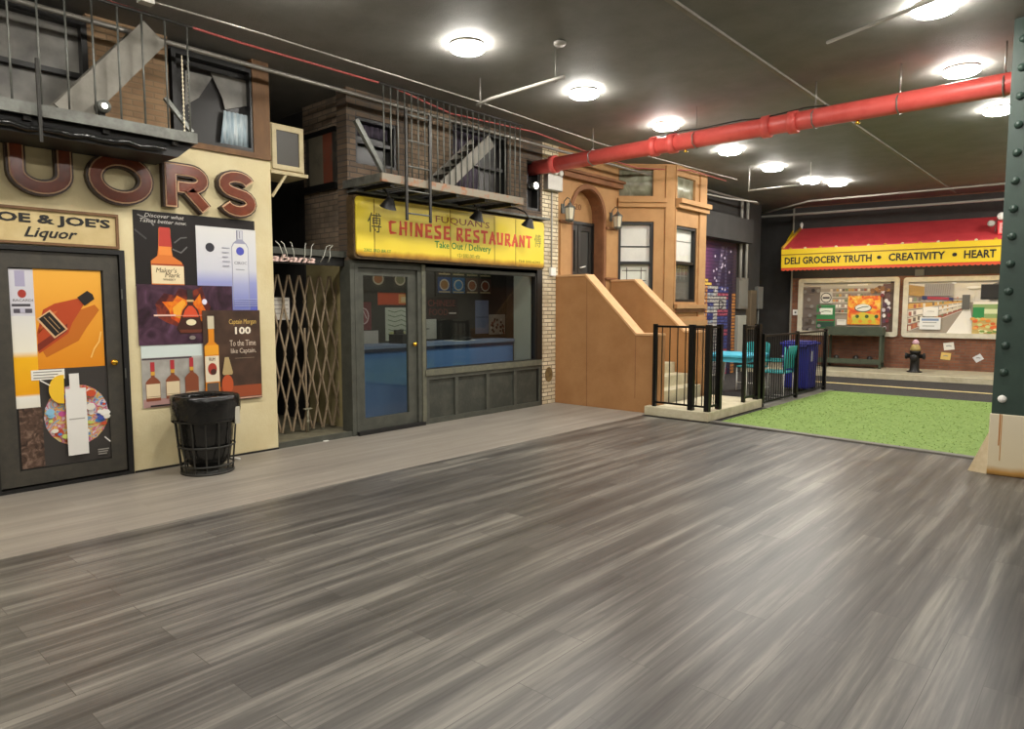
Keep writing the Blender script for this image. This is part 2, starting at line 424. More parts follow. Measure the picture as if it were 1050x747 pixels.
M['small_glow'] = mat('small_spot_bulb', '#fff8ea', .4, emit=8)
M['led_white'] = mat('unlit_white_lens', '#f4f2ea', .3)
M['bag'] = mat('black_bin_bag', '#131312', .2, bump=.6, bscale=14)
M['purple'] = blotchmat('dusty_purple_curtain', ['#35303a', '#4b4350', '#675c6c'], 7, .8, 5, 0, (1, 6, 1))
M['blue_curtain'] = blotchmat('pale_blue_sheer_curtain', ['#8fa3b0', '#b5c4ca', '#dbe2e2'], 6, .6, 4, 1, (1, 5, .6))
M['grey_sheet'] = blotchmat('grey_dusty_pane', ['#5c5a55', '#77746d', '#8d8a82'], 4, .4, 5)
M['dark_pane'] = mat('dark_interior', '#1f1d1b', .35)
M['lantern_glass'] = mat('frosted_lantern_glass', '#d8cfb4', .3)
M['ac_cream'] = mat('cream_metal', '#c3b48c', .5, col2='#ad9d74', scale=6)
def C(h, rough=.45):
    k = 'ink_' + h
    if k not in M: M[k] = mat('print_' + h.lstrip('#'), h, rough)
    return M[k]

# ================================================================== SETTING
MB().box(1.75, 12, -7, 8.44, -.06, 0, M['floor']).build('floor', label='dark grey wood plank dance floor', kind='structure')
MB().box(-.3, 1.75, -7, 8.72, -.06, .001, M['strip']).build('floor.001', label='light taupe plank walkway along the shop fronts', kind='structure')
MB().box(-3.5, 12, 8.74, 21.2, -.08, -.01, M['asphalt']).build('floor.002', label='dark asphalt street and patio ground', kind='structure')
MB().box(1.75, 12, 8.44, 8.74, -.08, -.008, M['asphalt']).build('trim_1', label='dark strip at end of plank floor', kind='structure')
MB().box(-3.5, 12, -7, 21.2, 4.08, 4.3, M['ceiling']).build('ceiling', label='dark grey painted ceiling', kind='structure')
MB().box(12, 12.2, -7, 21.2, -.08, 4.08, M['back_wall']).build('wall_right', kind='structure')
MB().box(-.3, 12, -7.2, -7, -.08, 4.08, M['back_wall']).build('wall_near', kind='structure')
MB().box(-3.5, 12, 21.2, 21.4, -.08, 4.08, M['dark_wall']).build('wall_far', kind='structure')
MB().box(-3.7, -3.5, -7, 21.2, -.08, 4.08, M['dark_wall']).build('wall_outer_left', kind='structure')
MB().box(-.3, 0, -7, -.2, 0, 4.08, M['beige']).build('wall_left_near', kind='structure')
for i, (x, w) in enumerate(((3.87, .05),)):
    MB().box(x, x + w, -7, 18, 4.055, 4.08, M['ceil_trim']).build('trim_2', label='long seam batten across the ceiling', kind='structure')
# street
MB().box(2.0, 12, 14.80, 14.90, -.01, -.004, M['yellow_line']).build('road_line', label='pale yellow painted line along the asphalt street', cat='road marking')
DF = FR((.5, 18.0, 0), (math.cos(math.radians(6)), math.sin(math.radians(6)), 0))   # deli front: a along, b up, c out
sw = MB(DF)
sw.box(-1.6, 11.6, -.01, .1, 0, 1.72, M['sidewalk']); sw.box(-1.6, 11.6, -.01, .105, 1.72, 1.9, M['concrete'])
sw.build('sidewalk', label='raised concrete sidewalk and curb before the deli', cat='sidewalk', kind='structure')
# artificial grass
g = MB(); gm = blotchmat('artificial_grass', ['#66803a', '#738d44', '#7f984e'], 30, .9, 6)
gp = [(2.87, 8.645), (5.77, 8.34), (9.5, 8.0), (9.5, 13.4), (2.87, 13.2)]
g.prism(gp, 0, .018, gm)
bm_ = [mat('grass_blade_dark', '#7f9a4c', .8), mat('grass_blade', '#86a152', .8), mat('grass_blade_light', '#8fa95c', .8)]
rg = random.Random(3)
for i in range(9000):
    t = rg.random(); x = 2.88 + rg.random() ** 1.1 * 4.2; y0 = 8.66 - (x - 2.74) * .1056 + .02; y = y0 + rg.random() * (13.1 - y0)
    an = rg.random() * PI; w = .010; h = .004 + rg.random() * .008; dx, dy = math.cos(an) * w, math.sin(an) * w; lx, ly = rg.uniform(-.03, .03), rg.uniform(-.03, .03)
    g.add([(x-dx, y-dy, .016), (x+dx, y+dy, .016), (x+lx, y+ly, .018 + h)], [(0, 1, 2)], bm_[i % 3])
g.build('artificial_grass', label='bright green artificial grass rug beside the fence', cat='artificial grass', kind='stuff')
MB().box(2.62, 2.87, 10.4, 13.5, -.01, -.002, mat('grey_verge', '#77746a', .8, col2='#66635a', scale=6)).build('trim_24', label='grey concrete verge under the long fence', kind='structure')
gt = MB(); gt.prism([(2.76, 8.56), (2.76, 8.66), (5.9, 8.33), (5.9, 8.23)], 0, .02, mat('grey_edge_strip', '#6a665f', .6)); gt.build('trim_8', label='grey edging strip along the grass', kind='structure')

# ================================================================== CEILING LIGHTS
def make_light(x, y, label, group):
    t = thing('ceiling_light', (x, y, 4.05), label, 'ceiling light', group)
    MB().lathe([(.10, .03), (.165, .03), (.17, .02), (.17, .008), (.16, .0)], (x, y, 4.05), M['pipe_white'], 28).build('housing', t)
    MB().lathe([(.168, .010), (.17, -.004), (.168, -.022), (.15, -.036), (.09, -.045), (.0001, -.048)], (x, y, 4.05), M['lamp_glass'], 28, cap=False).build('diffuser', t, label='glowing white diffuser')
    return t
GL = 'round ceiling lights in the row over the shop walkway'; GR = 'round ceiling lights in the row over the grass'
left = [(1.95, 4.81, 'round glowing ceiling light over the walkway just before the sprinkler branch'), (1.95, 6.73, 'round glowing ceiling light between sprinkler branch and red pipe'), (1.95, 8.67, 'round glowing ceiling light just above the red pipe'), (1.95, 10.74, 'round glowing ceiling light first beyond the red pipe'), (1.95, 12.54, 'round glowing ceiling light second beyond the red pipe'), (2.0, 14.35, 'round glowing ceiling light third beyond the red pipe'), (2.35, 14.95, 'round glowing ceiling light at far end of walkway row, set slightly aside')]
L0 = make_light(*left[0], GL)
for x, y, l in left[1:]: dup(L0, (x, y, 4.05), l, 0, GL)
for x, y, l in [(5.5, 6.81, 'round glowing ceiling light with a pale conduit passing under it'), (5.4, 8.77, 'round glowing ceiling light just above the red pipe near the green column'), (5.5, 10.82, 'round glowing ceiling light beside the top of the green column')]: dup(L0, (x, y, 4.05), l, 0, GR)
for x, y in [(1.95, 2.9), (1.95, 1.0), (1.95, -1.0), (5.5, 4.9), (5.5, 2.9), (5.5, 1.0), (5.5, -1.0), (9, -1), (6.1, 12.7), (6.1, 14.6), (6.1, 16.4), (9, 12.7), (9, 16.4)]:  # out-of-view lights added for brightness, some hidden behind the column
    dup(L0, (x, y, 4.05), 'round glowing ceiling light added out of frame or behind the column', 0, 'added round ceiling lights out of view')

# ================================================================== PIPES
pt_ = thing('sprinkler_main_pipe', (3.2, 8.2, 3.57), 'thick red sprinkler main pipe crossing under the ceiling', 'pipe')
MB().tube([(-.35, 8.2, 3.67), (11.9, 8.2, 3.69)], .105, M['red_pipe'], 20).build('pipe_run', pt_)
for x in (.35, 2.05, 2.32, 3.55, 3.86):
    MB().lathe([(.105, -.05), (.128, -.045), (.128, .045), (.105, .05)], (x, 8.2, 3.674), M['red_pipe'], 20, 0).build('coupling', pt_)
for x in (1.05, 2.65, 4.1, 4.95, 5.85):
    h = MB(); h.tube([(x, 8.2, 3.56), (x, 8.31, 3.6), (x, 8.33, 3.7), (x, 8.2, 3.8), (x, 8.07, 3.7), (x, 8.09, 3.6)], .008, M['pipe_grey'], 6, True); h.tube([(x, 8.2, 3.8), (x, 8.2, 4.08)], .008, M['pipe_grey'], 6); h.build('hanger', pt_, label='thin grey hanger rod')
MB().tube([(x / 4, 8.14 + .02 * math.sin(x), 3.785 + .012 * math.sin(x * 2.1)) for x in range(8, 18)], .008, M['dark'], 6).build('cable', pt_, label='dark cable strapped on top')
for x in (2.5, 4.55):
    MB().lathe([(.012, 0), (.03, .01), (.012, .03), (.02, .05)], (x, 8.2, 3.53), M['brass'], 10).build('sprinkler_head', pt_)
def pipe(name, pts, r, m, label, cat='pipe', n=8): return MB().tube(pts, r, m, n).build(name, label=label, cat=cat)
pipe('conduit_pipe', [(.33, -6.9, 3.9), (.33, 3, 3.9), (.33, 8, 3.9), (.4, 12.1, 3.9), (.46, 15.6, 3.9)], .022, M['pipe_grey'], 'long grey conduit along top of the shop fronts')
cp = thing('thin_conduit', (1.1, 5, 3.9), 'thin pale conduit running from a small box above the walkway', 'conduit')
MB().tube([(1.09, 2.24, 3.9), (1.14, 3.14, 3.9), (1.16, 5.76, 3.9), (1.05, 8.38, 3.9), (1.3, 12.5, 3.92)], .009, M['pipe_grey'], 8).build('conduit_run', cp)
MB().box(1.05, 1.13, 2.15, 2.25, 3.87, 4.08, M['pipe_white']).build('junction_box', cp)
pipe('red_cable', [(.55, 1.5, 4.02), (.55, 3.26, 4.0), (.59, 4.94, 4.0), (.3, 6.14, 4.0), (.5, 7.56, 4.0), (.25, 9.2, 4.03), (.3, 10.6, 3.98), (.86, 11.5, 4.0), (.85, 13, 4.02)], .011, M['red_wire'], 'thin sagging red cable under the ceiling by the shop fronts', 'cable')
sp = thing('sprinkler_branch', (1.9, 5.5, 3.78), 'pale sprinkler branch pipe with two drop rods over the walkway', 'pipe')
MB().tube([(1.3, 5.6, 3.8), (1.55, 5.56, 3.81), (2.45, 5.5, 3.8), (2.62, 5.48, 3.79)], .018, M['pipe_white'], 8).build('branch', sp)
for x, y in ((1.36, 5.59), (2.5, 5.49)): MB().tube([(x, y, 3.76), (x, y, 4.08)], .008, M['pipe_grey'], 6).build('drop_rod', sp)
MB().lathe([(.05, 0), (.06, .015), (.06, .03), (.04, .04)], (2.66, 5.35, 4.04), M['pipe_white'], 16).build('smoke_detector', label='small pale smoke detector on ceiling by the sprinkler branch', cat='smoke detector')
pipe('white_conduit', [(.45, 12.82, 3.8), (.62, 13.7, 3.78), (.8, 14.66, 3.8)], .016, M['pipe_white'], 'short white conduit leaving the corner of the bay window', 'conduit')
pipe('white_pipe', [(-.4, 17.4, 3.88), (1.47, 15.95, 3.9), (5.0, 16.2, 3.9), (9, 16.3, 3.9)], .02, M['pipe_white'], 'long white pipe under ceiling over the street', 'pipe')
pipe('white_pipe.001', [(-.2, 17.1, 3.8), (1.45, 17.35, 3.8), (3.3, 17.55, 3.8), (5.0, 17.75, 3.8), (9, 18.1, 3.8)], .028, M['pipe_white'], 'thicker white pipe just above the red deli awning', 'pipe')
pipe('pale_conduit', [(4.6, 6.95, 4.03), (5.3, 6.6, 4.0), (6.1, 6.35, 4.03)], .016, M['pipe_white'], 'short pale conduit passing under a ceiling light before the red pipe', 'conduit')
us = thing('ceiling_bracket', (3.0, 10, 3.9), 'thin white trapeze bracket hanging before the far lights', 'bracket')
MB().tube([(1.66, 12.2, 4.08), (1.66, 12.2, 3.62)], .012, M['pipe_white'], 6).build('rod', us)
MB().tube([(1.66, 12.2, 3.64), (2.6, 12.6, 3.7)], .012, M['pipe_white'], 6).build('crossbar', us)
MB().tube([(2.6, 12.6, 4.08), (2.6, 12.6, 3.68)], .01, M['pipe_white'], 6).build('rod', us)

# ================================================================== LIQUOR SHOP FRONT
MB(W).wall(-.2, 3.8, 0, 3.1, -.25, 0, [(1.27, 2.33, -.1, 2.062)], M['beige']).build('wall_left', label='beige stucco liquor shop front wall', kind='structure')
MB(W).box(-.2, 3.79, 3.1, 4.08, -.6, -.12, M['dark_pane']).build('wall_left_upper', label='dark upper storey behind the fire escape', kind='structure')
MB(W).box(-.2, 3.8, 0, 3.1, -3.2, -2.9, M['dark_wall']).build('wall_liquor_rear', kind='structure')
# dark strip standing in for the shade at the wall foot
MB(W).box(2.34, 3.8, 0, .02, 0, .012, M['dark']).build('base_shadow_strip', kind='structure')
# recessed name sign above door
t = thing('shop_name_sign', (0, 1.78, 2.08), 'beige sign board with black lettering above liquor door', 'sign')
MB(W).box(1.22, 2.27, 2.09, 2.355, 0, .012, M['beige_panel']).build('sign_board', t)
fr = MB(W); fr.frame(1.2, 2.29, 2.07, 2.375, 0, .03, .022, M['wood']); fr.build('sign_frame', t)
MB(W).text("JOE & JOE'S", 1.33, 2.225, 2.225, 2.325, .012, .016, M['ink'], .035).build('lettering', t)
MB(W).text("Liquor", 1.575, 1.965, 2.105, 2.215, .012, .016, M['ink'], .018, .35).build('lettering', t)
# door
d = thing('door_1', (0, 1.8, 0), 'charcoal liquor shop door covered in bottle posters', 'door', kind='structure')
MB(W).wall(1.27, 2.33, .0, 2.06, -.12, .02, [(1.315, 2.285, .03, 2.02)], M['dark']).build('door_frame', d)
MB(W).wall(1.32, 2.28, .045, 2.015, -.06, -.01, [(1.455, 2.155, .17, 1.875)], M['black_frame']).build('door_leaf', d)
MB(W).box(1.45, 2.16, .165, 1.88, -.045, -.03, C('#1d1b19')).build('pane', d)
MB(W).lathe([(.012, 0), (.012, .03), (.028, .035), (.03, .05), (.018, .065)], (2.2, 1.05, -.01), M['brass'], 14).build('knob', d)
for b in (.9, 1.62): MB(W).box(2.286, 2.296, b, b+.09, .02, .03, M['grey_iron']).build('hinge', d)

# poster printing helpers: thin ink layers on a sheet
class Print(MB):
    def __init__(s, a0, a1, b0, b1, c, paper, F=W):
        super().__init__(F); s.c = c; s.box(a0, a1, b0, b1, c, c + .003, paper); s.k = c + .003
    def ly(s): s.k += .0006; return s.k - .0006, s.k
    def rect(s, a0, a1, b0, b1, m): c = s.ly(); return s.box(a0, a1, b0, b1, c[0]-.0005, c[1], m)
    def poly(s, pts, m): c = s.ly(); return s.prism(pts, c[0]-.0005, c[1], m)
    def oval(s, a, b, ra, rb, m, **k): c = s.ly(); return s.disc(a, b, ra, rb, c[0]-.0005, c[1], m, **k)
    def tx(s, body, a0, a1, b0, b1, m, **k): c = s.ly(); return s.text(body, a0, a1, b0, b1, c[0]-.0005, c[1], m, **k)
    def line(s, pts, w, m): c = s.ly(); return s.ribbon(pts, w, c[0]-.0005, c[1], m)
    def bottle(s, ca, b0, w, h, glass, cap, lab=None, neck=.32, shoulder=.14, nw=.3, capf=.5):
        bb = b0 + h * (1 - neck - shoulder); bs = b0 + h * (1 - neck); n2 = w * nw / 2
        s.poly([(ca-w/2, b0), (ca+w/2, b0), (ca+w/2, bb), (ca+w*.36, (bb+bs)/2), (ca+n2, bs), (ca+n2, b0+h), (ca-n2, b0+h), (ca-n2, bs), (ca-w*.36, (bb+bs)/2), (ca-w/2, bb)], glass)
        s.rect(ca-n2*1.12, ca+n2*1.12, b0+h-h*neck*capf, b0+h, cap)
        if lab: s.rect(ca-w*.47, ca+w*.47, b0+h*.08, bb-h*.04, lab)
# door posters
p = Print(1.63, 2.14, 1.02, 1.87, -.03, rampmat('orange_paper', 'Z', 1.0, 1.9, [(0, '#e08a1c'), (1, '#f2b244')], .35))
u = Vector((.80, .60)); v = Vector((-.60, .80)); o2 = Vector((1.63, 1.17))
def rot(x, y): q = o2 + u * x + v * y; return (min(2.135, max(1.635, q.x)), q.y)
p.poly([rot(.02, -.08), rot(.30, -.12), rot(.42, -.07), rot(.60, -.01), rot(.60, .05), rot(.35, .12), rot(0.0, .1)], C('#c26a1a'))
p.poly([rot(0, -.02), rot(.28, -.02), rot(.36, .03), rot(.53, .10), rot(.53, .17), rot(.36, .24), rot(.26, .25), rot(0.0, .2)], C('#b5451c'))
p.poly([rot(0, .0), rot(.28, .0), rot(.33, .05), rot(0.0, .08)], C('#7c2a16'))
p.poly([rot(.02, .16), rot(.27, .2), rot(.34, .18), rot(.1, .12)], C('#cf6a30'))
p.poly([rot(.17, .01), rot(.30, .01), rot(.30, .22), rot(.17, .22)], C('#d9b083'))
p.poly([rot(.185, .02), rot(.285, .02), rot(.285, .21), rot(.185, .21)], C('#1d1712'))
p.line([rot(.225, .03), rot(.225, .2)], .006, C('#b89468')); p.line([rot(.255, .05), rot(.255, .18)], .005, C('#b89468'))
p.poly([rot(.53, .09), rot(.63, .09), rot(.645, .13), rot(.63, .18), rot(.53, .18)], C('#231a16'))
p.line([(2.03, 1.1), (2.06, 1.18), (2.1, 1.24), (2.12, 1.33)], .012, C('#f5c469'))
p.build('poster', label='orange poster of tilted whisky bottle on liquor door', cat='poster')
p = Print(1.46, 1.63, 1.47, 1.865, -.03, C('#cfcdd4')); p.rect(1.50, 1.57, 1.72, 1.85, C('#a9a3bd')); p.oval(1.545, 1.66, .03, .035, C('#a5362a')); p.tx('BACARDI', 1.48, 1.62, 1.595, 1.615, C('#433f3c')); p.rect(1.47, 1.60, 1.555, 1.575, C('#47444a')); p.rect(1.48, 1.61, 1.50, 1.535, C('#55505a')); p.rect(1.525, 1.56, 1.50, 1.54, C('#b9b6c6'))
p.build('poster', label='narrow white bottle poster above the juice strip on liquor door', cat='poster')
p = Print(1.46, 1.63, .70, 1.475, -.029, rampmat('juice_glass_print', 'Z', .7, 1.47, [(0, '#e9e4d4'), (.12, '#f0ede2'), (.15, '#f0a818'), (.55, '#f5b820'), (.62, '#efe9d6'), (1, '#dedcd6')], .35))
p.build('poster', label='narrow poster strip of a tall glass of orange juice', cat='poster')
p = Print(1.475, 1.64, .185, .70, -.03, blotchmat('brown_leaf_print', ['#2e211b', '#5a4438', '#8a7262'], 18, .4, 6, 1)); p.build('poster', label='narrow brown textured poster strip beneath the orange juice poster', cat='poster')
p = Print(1.575, 1.82, .93, 1.015, -.026, C('#efece2'))
for i in range(3): p.rect(1.59, 1.80 - .03 * i, .992 - i*.024, 1.0 - i*.024, C('#8a867c'))
p.build('paper_notice', label='small white paper notice below the orange poster', cat='notice')
p = Print(1.63, 2.155, .18, 1.02, -.0305, C('#3b3734'))
cc = Vector((1.9, .60))
party = [C(x) for x in ('#c9502f', '#c8d06a', '#4f8fd0', '#cf5a9a', '#efece4', '#8fc4e0', '#8d3b2a', '#4a58a8', '#e6e1d4')]
p.oval(cc.x, cc.y, .25, .27, blotchmat('party_print', ['#2f5fae', '#e2ded8', '#c04a78', '#e8c24a', '#5fa0d8', '#c9502f'], 9, .4, 3, 2))
rr = random.Random(5)
for i in range(46):
    an = rr.random() * 2 * PI; r = .235 * math.sqrt(rr.random()); s_ = .015 + rr.random() * .03
    p.oval(cc.x + r * math.cos(an), cc.y + r * math.sin(an), s_, s_ * rr.uniform(.5, 1), party[i % 9], n=7)
p.oval(1.79, .84, .1, .125, C('#f2c230'), t0=80, t1=275)
p.line([(1.63, .93), (1.70, .88)], .01, C('#e8e4dc')); p.line([(2.10, .38), (2.145, .33)], .01, C('#e8e4dc'))
bw = C('#e9e6df'); p.rect(1.81, 1.97, .25, .84, bw); p.rect(1.845, 1.92, .84, .97, bw); p.rect(1.83, 1.95, .565, .575, C('#a7a39b'))
for i in range(3): p.rect(2.04, 2.13 - i*.01, .265 - i*.02, .275 - i*.02, C('#9a968e'))
p.build('poster', label='black poster of white bottle over a colourful party circle', cat='poster')

# wall posters
def dust(mb): pass
p = Print(2.42, 3.6, 1.74, 2.44, .0, C('#2b2828', .22))
p.tx('Discover what', 2.52, 2.88, 2.385, 2.42, C('#cfcac2'), shear=.3); p.tx('Tastes better now.', 2.48, 2.90, 2.335, 2.37, C('#cfcac2'), shear=.3)
p.line([(2.46, 2.40), (2.56, 2.36), (2.6, 2.31)], .012, C('#8d8a86')); p.line([(2.78, 2.16), (2.84, 2.21), (2.9, 2.22)], .012, C('#5c5a58')); p.line([(2.76, 2.10), (2.84, 2.07), (2.9, 2.13)], .012, C('#6a6866')); p.line([(2.43, 2.26), (2.53, 2.18)], .015, C('#3f3d3d'))
am = C('#d9772f')
p.poly([(2.56, 1.76), (2.86, 1.76), (2.86, 1.93), (2.84, 1.98), (2.76, 2.03), (2.75, 2.10), (2.745, 2.29), (2.64, 2.29), (2.63, 2.10), (2.62, 2.03), (2.56, 1.98)], am)
p.poly([(2.635, 2.11), (2.755, 2.11), (2.74, 2.30), (2.645, 2.30)], C('#b8382c')); p.rect(2.635, 2.75, 2.04, 2.12, C('#e88a3a')); p.rect(2.562, 2.858, 1.77, 1.94, C('#ead7ae')); p.rect(2.565, 2.86, 1.945, 1.955, C('#8a2f1e'))
p.tx("Maker's", 2.60, 2.79, 1.875, 1.92, C('#5c4a35'), shear=.2); p.tx('Mark', 2.68, 2.82, 1.83, 1.875, C('#5c4a35'), shear=.2); p.tx('WHISKY', 2.66, 2.78, 1.80, 1.82, C('#7a6a52'))
p.build('poster', label='black poster with one large red-capped bourbon bottle on liquor wall', cat='poster')
p = Print(2.985, 3.605, 1.50, 2.345, .006, rampmat('silver_blue_paper', 'Z', 1.5, 2.35, [(0, '#4a55b8'), (.12, '#7e86c6'), (.35, '#9a9fd0'), (.5, '#cfd0da'), (1, '#dcdbd8')], .3))
p.oval(3.12, 2.14, .045, .045, C('#2b2a33')); p.poly([(3.34, 1.52), (3.52, 1.52), (3.52, 2.16), (3.50, 2.2), (3.465, 2.23), (3.465, 2.33), (3.395, 2.33), (3.395, 2.23), (3.36, 2.2), (3.34, 2.16)], C('#9a9bb0'))
p.poly([(3.347, 1.525), (3.513, 1.525), (3.513, 2.155), (3.49, 2.195), (3.37, 2.195), (3.347, 2.155)], rampmat('clear_bottle_print', 'Z', 1.5, 2.2, [(0, '#6f78c0'), (.4, '#a9add2'), (.6, '#d4d5dc'), (1, '#dddcda')], .3))
p.rect(3.403, 3.458, 2.24, 2.325, C('#c9c9d0')); p.line([(3.403, 2.24), (3.403, 2.33)], .006, C('#4a4a52')); p.line([(3.43, 2.25), (3.43, 2.32)], .006, C('#6a6a72'))
p.oval(3.43, 2.12, .042, .042, C('#4a4fb0')); p.tx('CIROC', 3.365, 3.5, 1.985, 2.015, C('#8a8a96')); p.rect(3.38, 3.47, 1.93, 1.936, C('#9a9aa6'))
for i in range(5): p.rect(3.24, 3.32 - .01 * (i % 3), 2.14 - .045 * i, 2.148 - .045 * i, C('#9c9cac'))
for i in range(4): p.rect(3.35, 3.6, 1.56 + i * .022, 1.567 + i * .022, C('#aeb3dc'))
p.build('poster', label='silver blue poster of clear vodka bottle with blue dot', cat='poster')
flame = blotchmat('purple_smoke_print', ['#2a1d22', '#3f2a38', '#523848', '#6b4c66'], 6, .28, 5, 1)
p = Print(2.42, 3.33, 1.19, 1.76, .012, flame)
p.poly([(2.60, 1.45), (2.58, 1.58), (2.66, 1.68), (2.76, 1.66), (2.80, 1.73), (2.92, 1.70), (3.02, 1.75), (3.05, 1.64), (3.10, 1.55), (3.06, 1.42), (3.02, 1.34), (2.78, 1.36), (2.68, 1.40)], blotchmat('ember_print', ['#3a1d22', '#5a2826', '#8a3a26', '#5a2a2e'], 8, .3, 5, 1))
p.poly([(2.72, 1.44), (2.70, 1.52), (2.64, 1.60), (2.74, 1.60), (2.78, 1.66), (2.86, 1.62), (2.95, 1.61), (3.0, 1.68), (3.02, 1.58), (3.06, 1.50), (3.03, 1.42), (2.97, 1.39), (2.80, 1.39)], blotchmat('flame_print', ['#a8381c', '#d9571f', '#ee8a22', '#e0662a'], 7, .3, 5, 1))
p.poly([(2.745, 1.46), (2.735, 1.54), (2.78, 1.58), (2.83, 1.62), (2.86, 1.59), (2.82, 1.52), (2.80, 1.44)], C('#f2a832'))
p.poly([(2.80, 1.42), (2.83, 1.52), (2.875, 1.575), (2.875, 1.60), (2.93, 1.60), (2.93, 1.575), (2.975, 1.52), (3.0, 1.42), (3.035, 1.34), (3.01, 1.29), (2.80, 1.29), (2.765, 1.34)], C('#3f2016'))
p.poly([(2.825, 1.45), (2.85, 1.52), (2.885, 1.56), (2.92, 1.56), (2.955, 1.52), (2.98, 1.45)], C('#d94f2a')); p.rect(2.875, 2.93, 1.62, 1.72, C('#2f2826')); p.rect(2.87, 2.935, 1.60, 1.62, C('#d9b27a')); p.oval(2.905, 1.40, .048, .03, C('#eee0b8')); p.poly([(2.79, 1.33), (3.01, 1.33), (3.0, 1.30), (2.80, 1.30)], C('#6a3220'))
p.rect(2.56, 2.76, 1.462, 1.478, C('#e9c0b0')); p.rect(3.05, 3.24, 1.462, 1.476, C('#d6c6cc')); p.rect(2.76, 3.05, 1.464, 1.470, C('#f0a08a')); p.oval(3.04, 1.60, .025, .028, C('#e6e2f6')); p.oval(2.91, 1.25, .03, .02, C('#8a807a'))
p.build('poster', label='dark purple poster of brandy bottle wrapped in orange flames', cat='poster')
p = Print(2.435, 3.02, .60, 1.215, .006, C('#b9b7b0')); p.rect(2.437, 3.0, 1.07, 1.205, C('#d3ded9')); p.rect(2.44, 2.9, 1.05, 1.068, C('#4b3f45')); p.rect(2.44, 3.02, .60, .68, C('#b08a84')); p.rect(2.44, 3.02, .68, 1.05, blotchmat('grey_bar_print', ['#8f8b84', '#a8a49c', '#bcb8b0'], 6, .4)); p.rect(2.5, 2.98, .605, .62, C('#27211f'))
for i, ca in enumerate((2.53, 2.71, 2.89)):
    p.bottle(ca, .66 + .012 * i, .13, .37, C('#8a4a30'), C('#b5343a'), C('#e3cfa9') if i < 2 else None, .38, .14, .26, .62)
    p.rect(ca - .06, ca + .06, .70 + .012*i, .705 + .012*i, C('#9a7a58'))
    if i == 2: p.rect(ca - .06, ca + .06, .675, .72, C('#e0b896'))
    p.rect(ca - .018, ca + .018, .905 + .012*i, .94 + .012*i, C('#d8a23c'))
p.build('poster', label='pale poster of three small red-capped bottles beside the bin', cat='poster')
p = Print(3.01, 3.615, .59, 1.515, .024, blotchmat('dark_brown_print', ['#3a2c25', '#4d3a30', '#5f483a'], 5, .3))
p.tx('Captain Morgan', 3.28, 3.57, 1.36, 1.425, C('#d6b25a'), shear=.1); p.tx('100', 3.34, 3.51, 1.27, 1.345, C('#f0e6d2'), bold=.03); p.tx('To the Time', 3.28, 3.56, 1.15, 1.21, C('#d9c8b4')); p.tx('like Captain.', 3.29, 3.56, 1.06, 1.125, C('#d9c8b4')); p.rect(3.33, 3.54, 1.02, 1.026, C('#8a7a68'))
p.rect(3.01, 3.61, .62, .74, C('#9a4a2a')); p.rect(3.35, 3.61, .60, .615, C('#c9a08a'))
p.bottle(3.09, .70, .145, .76, C('#e08a1c'), C('#cfc4a8'), None, .34, .06, .4, .5); p.rect(3.02, 3.16, .80, 1.06, C('#e8dcc0')); p.rect(3.022, 3.158, 1.07, 1.17, C('#f0a52a')); p.oval(3.09, .93, .045, .06, C('#a83a2a')); p.oval(3.1, .90, .03, .03, C('#4a2a22')); p.tx('RUM', 3.06, 3.12, 1.01, 1.045, C('#5c3a22')); p.rect(3.03, 3.15, .70, .79, C('#5c5048'))
p.poly([(3.2, .86), (3.29, .86), (3.3, .88), (3.26, 1.04), (3.22, 1.04), (3.19, .88)], C('#b8a070')); p.oval(3.24, .76, .06, .1, C('#c0552c')); p.rect(3.2, 3.28, .62, .68, C('#3a2018'))
p.build('poster', label='dark brown rum poster with gold lettering above the bin', cat='poster')

# channel letters
def letter(ch, strokes, y0, label):
    t = thing('sign_letter', (0, y0, 2.47), label, 'sign letter', 'raised letters on the liquor shop wall')
    for nm, w, c0, c1, m, ex in (('letter_body', .135, 0.0, .07, 'letter_edge', 0), ('letter_rim', .103, .07, .082, 'letter_rim', 0), ('letter_face', .083, .08, .088, 'letter_face', 0)):
        mb = MB(W)
        for s_, cl in strokes:
            q = s_
            if nm == 'letter_face' and not cl and len(s_) > 1:
                def sh(a, b, d): dd = (Vector(b) - Vector(a)).normalized() * d; return (a[0] + dd.x, a[1] + dd.y)
                q = [sh(s_[0], s_[1], .015)] + list(s_[1:-1]) + [sh(s_[-1], s_[-2], .015)]
            mb.ribbon(q, w, c0, c1, M[m], cl)
        mb.build(nm, t)
b0, b1 = 2.545, 2.86
letter('U', [([(1.535, 2.92), (1.535, 2.66)] + arc(1.705, 2.66, .17, .125, 180, 360, 14)[1:] + [(1.875, 2.92)], False)], 1.7, 'large oxblood raised letter U on the liquor shop wall')
letter('O', [(arc(2.315, 2.69, .21, .165, 0, 360, 28)[:-1], True)], 2.31, 'large oxblood raised letter O between U and R')
letter('R', [([(2.74, 2.49), (2.74, 2.845), (2.92, 2.845)] + arc(2.92, 2.765, .12, .08, 90, -90, 10)[1:] + [(2.80, 2.685)], False), ([(2.90, 2.67), (3.07, 2.49)], False)], 2.9, 'large oxblood raised letter R above the black poster')
sc_ = arc(3.39, 2.775, .135, .08, 15, 250, 12) + arc(3.395, 2.60, .135, .085, 80, -165, 12)
letter('S', [(sc_, False)], 3.39, 'large oxblood raised letter S on the liquor shop wall')

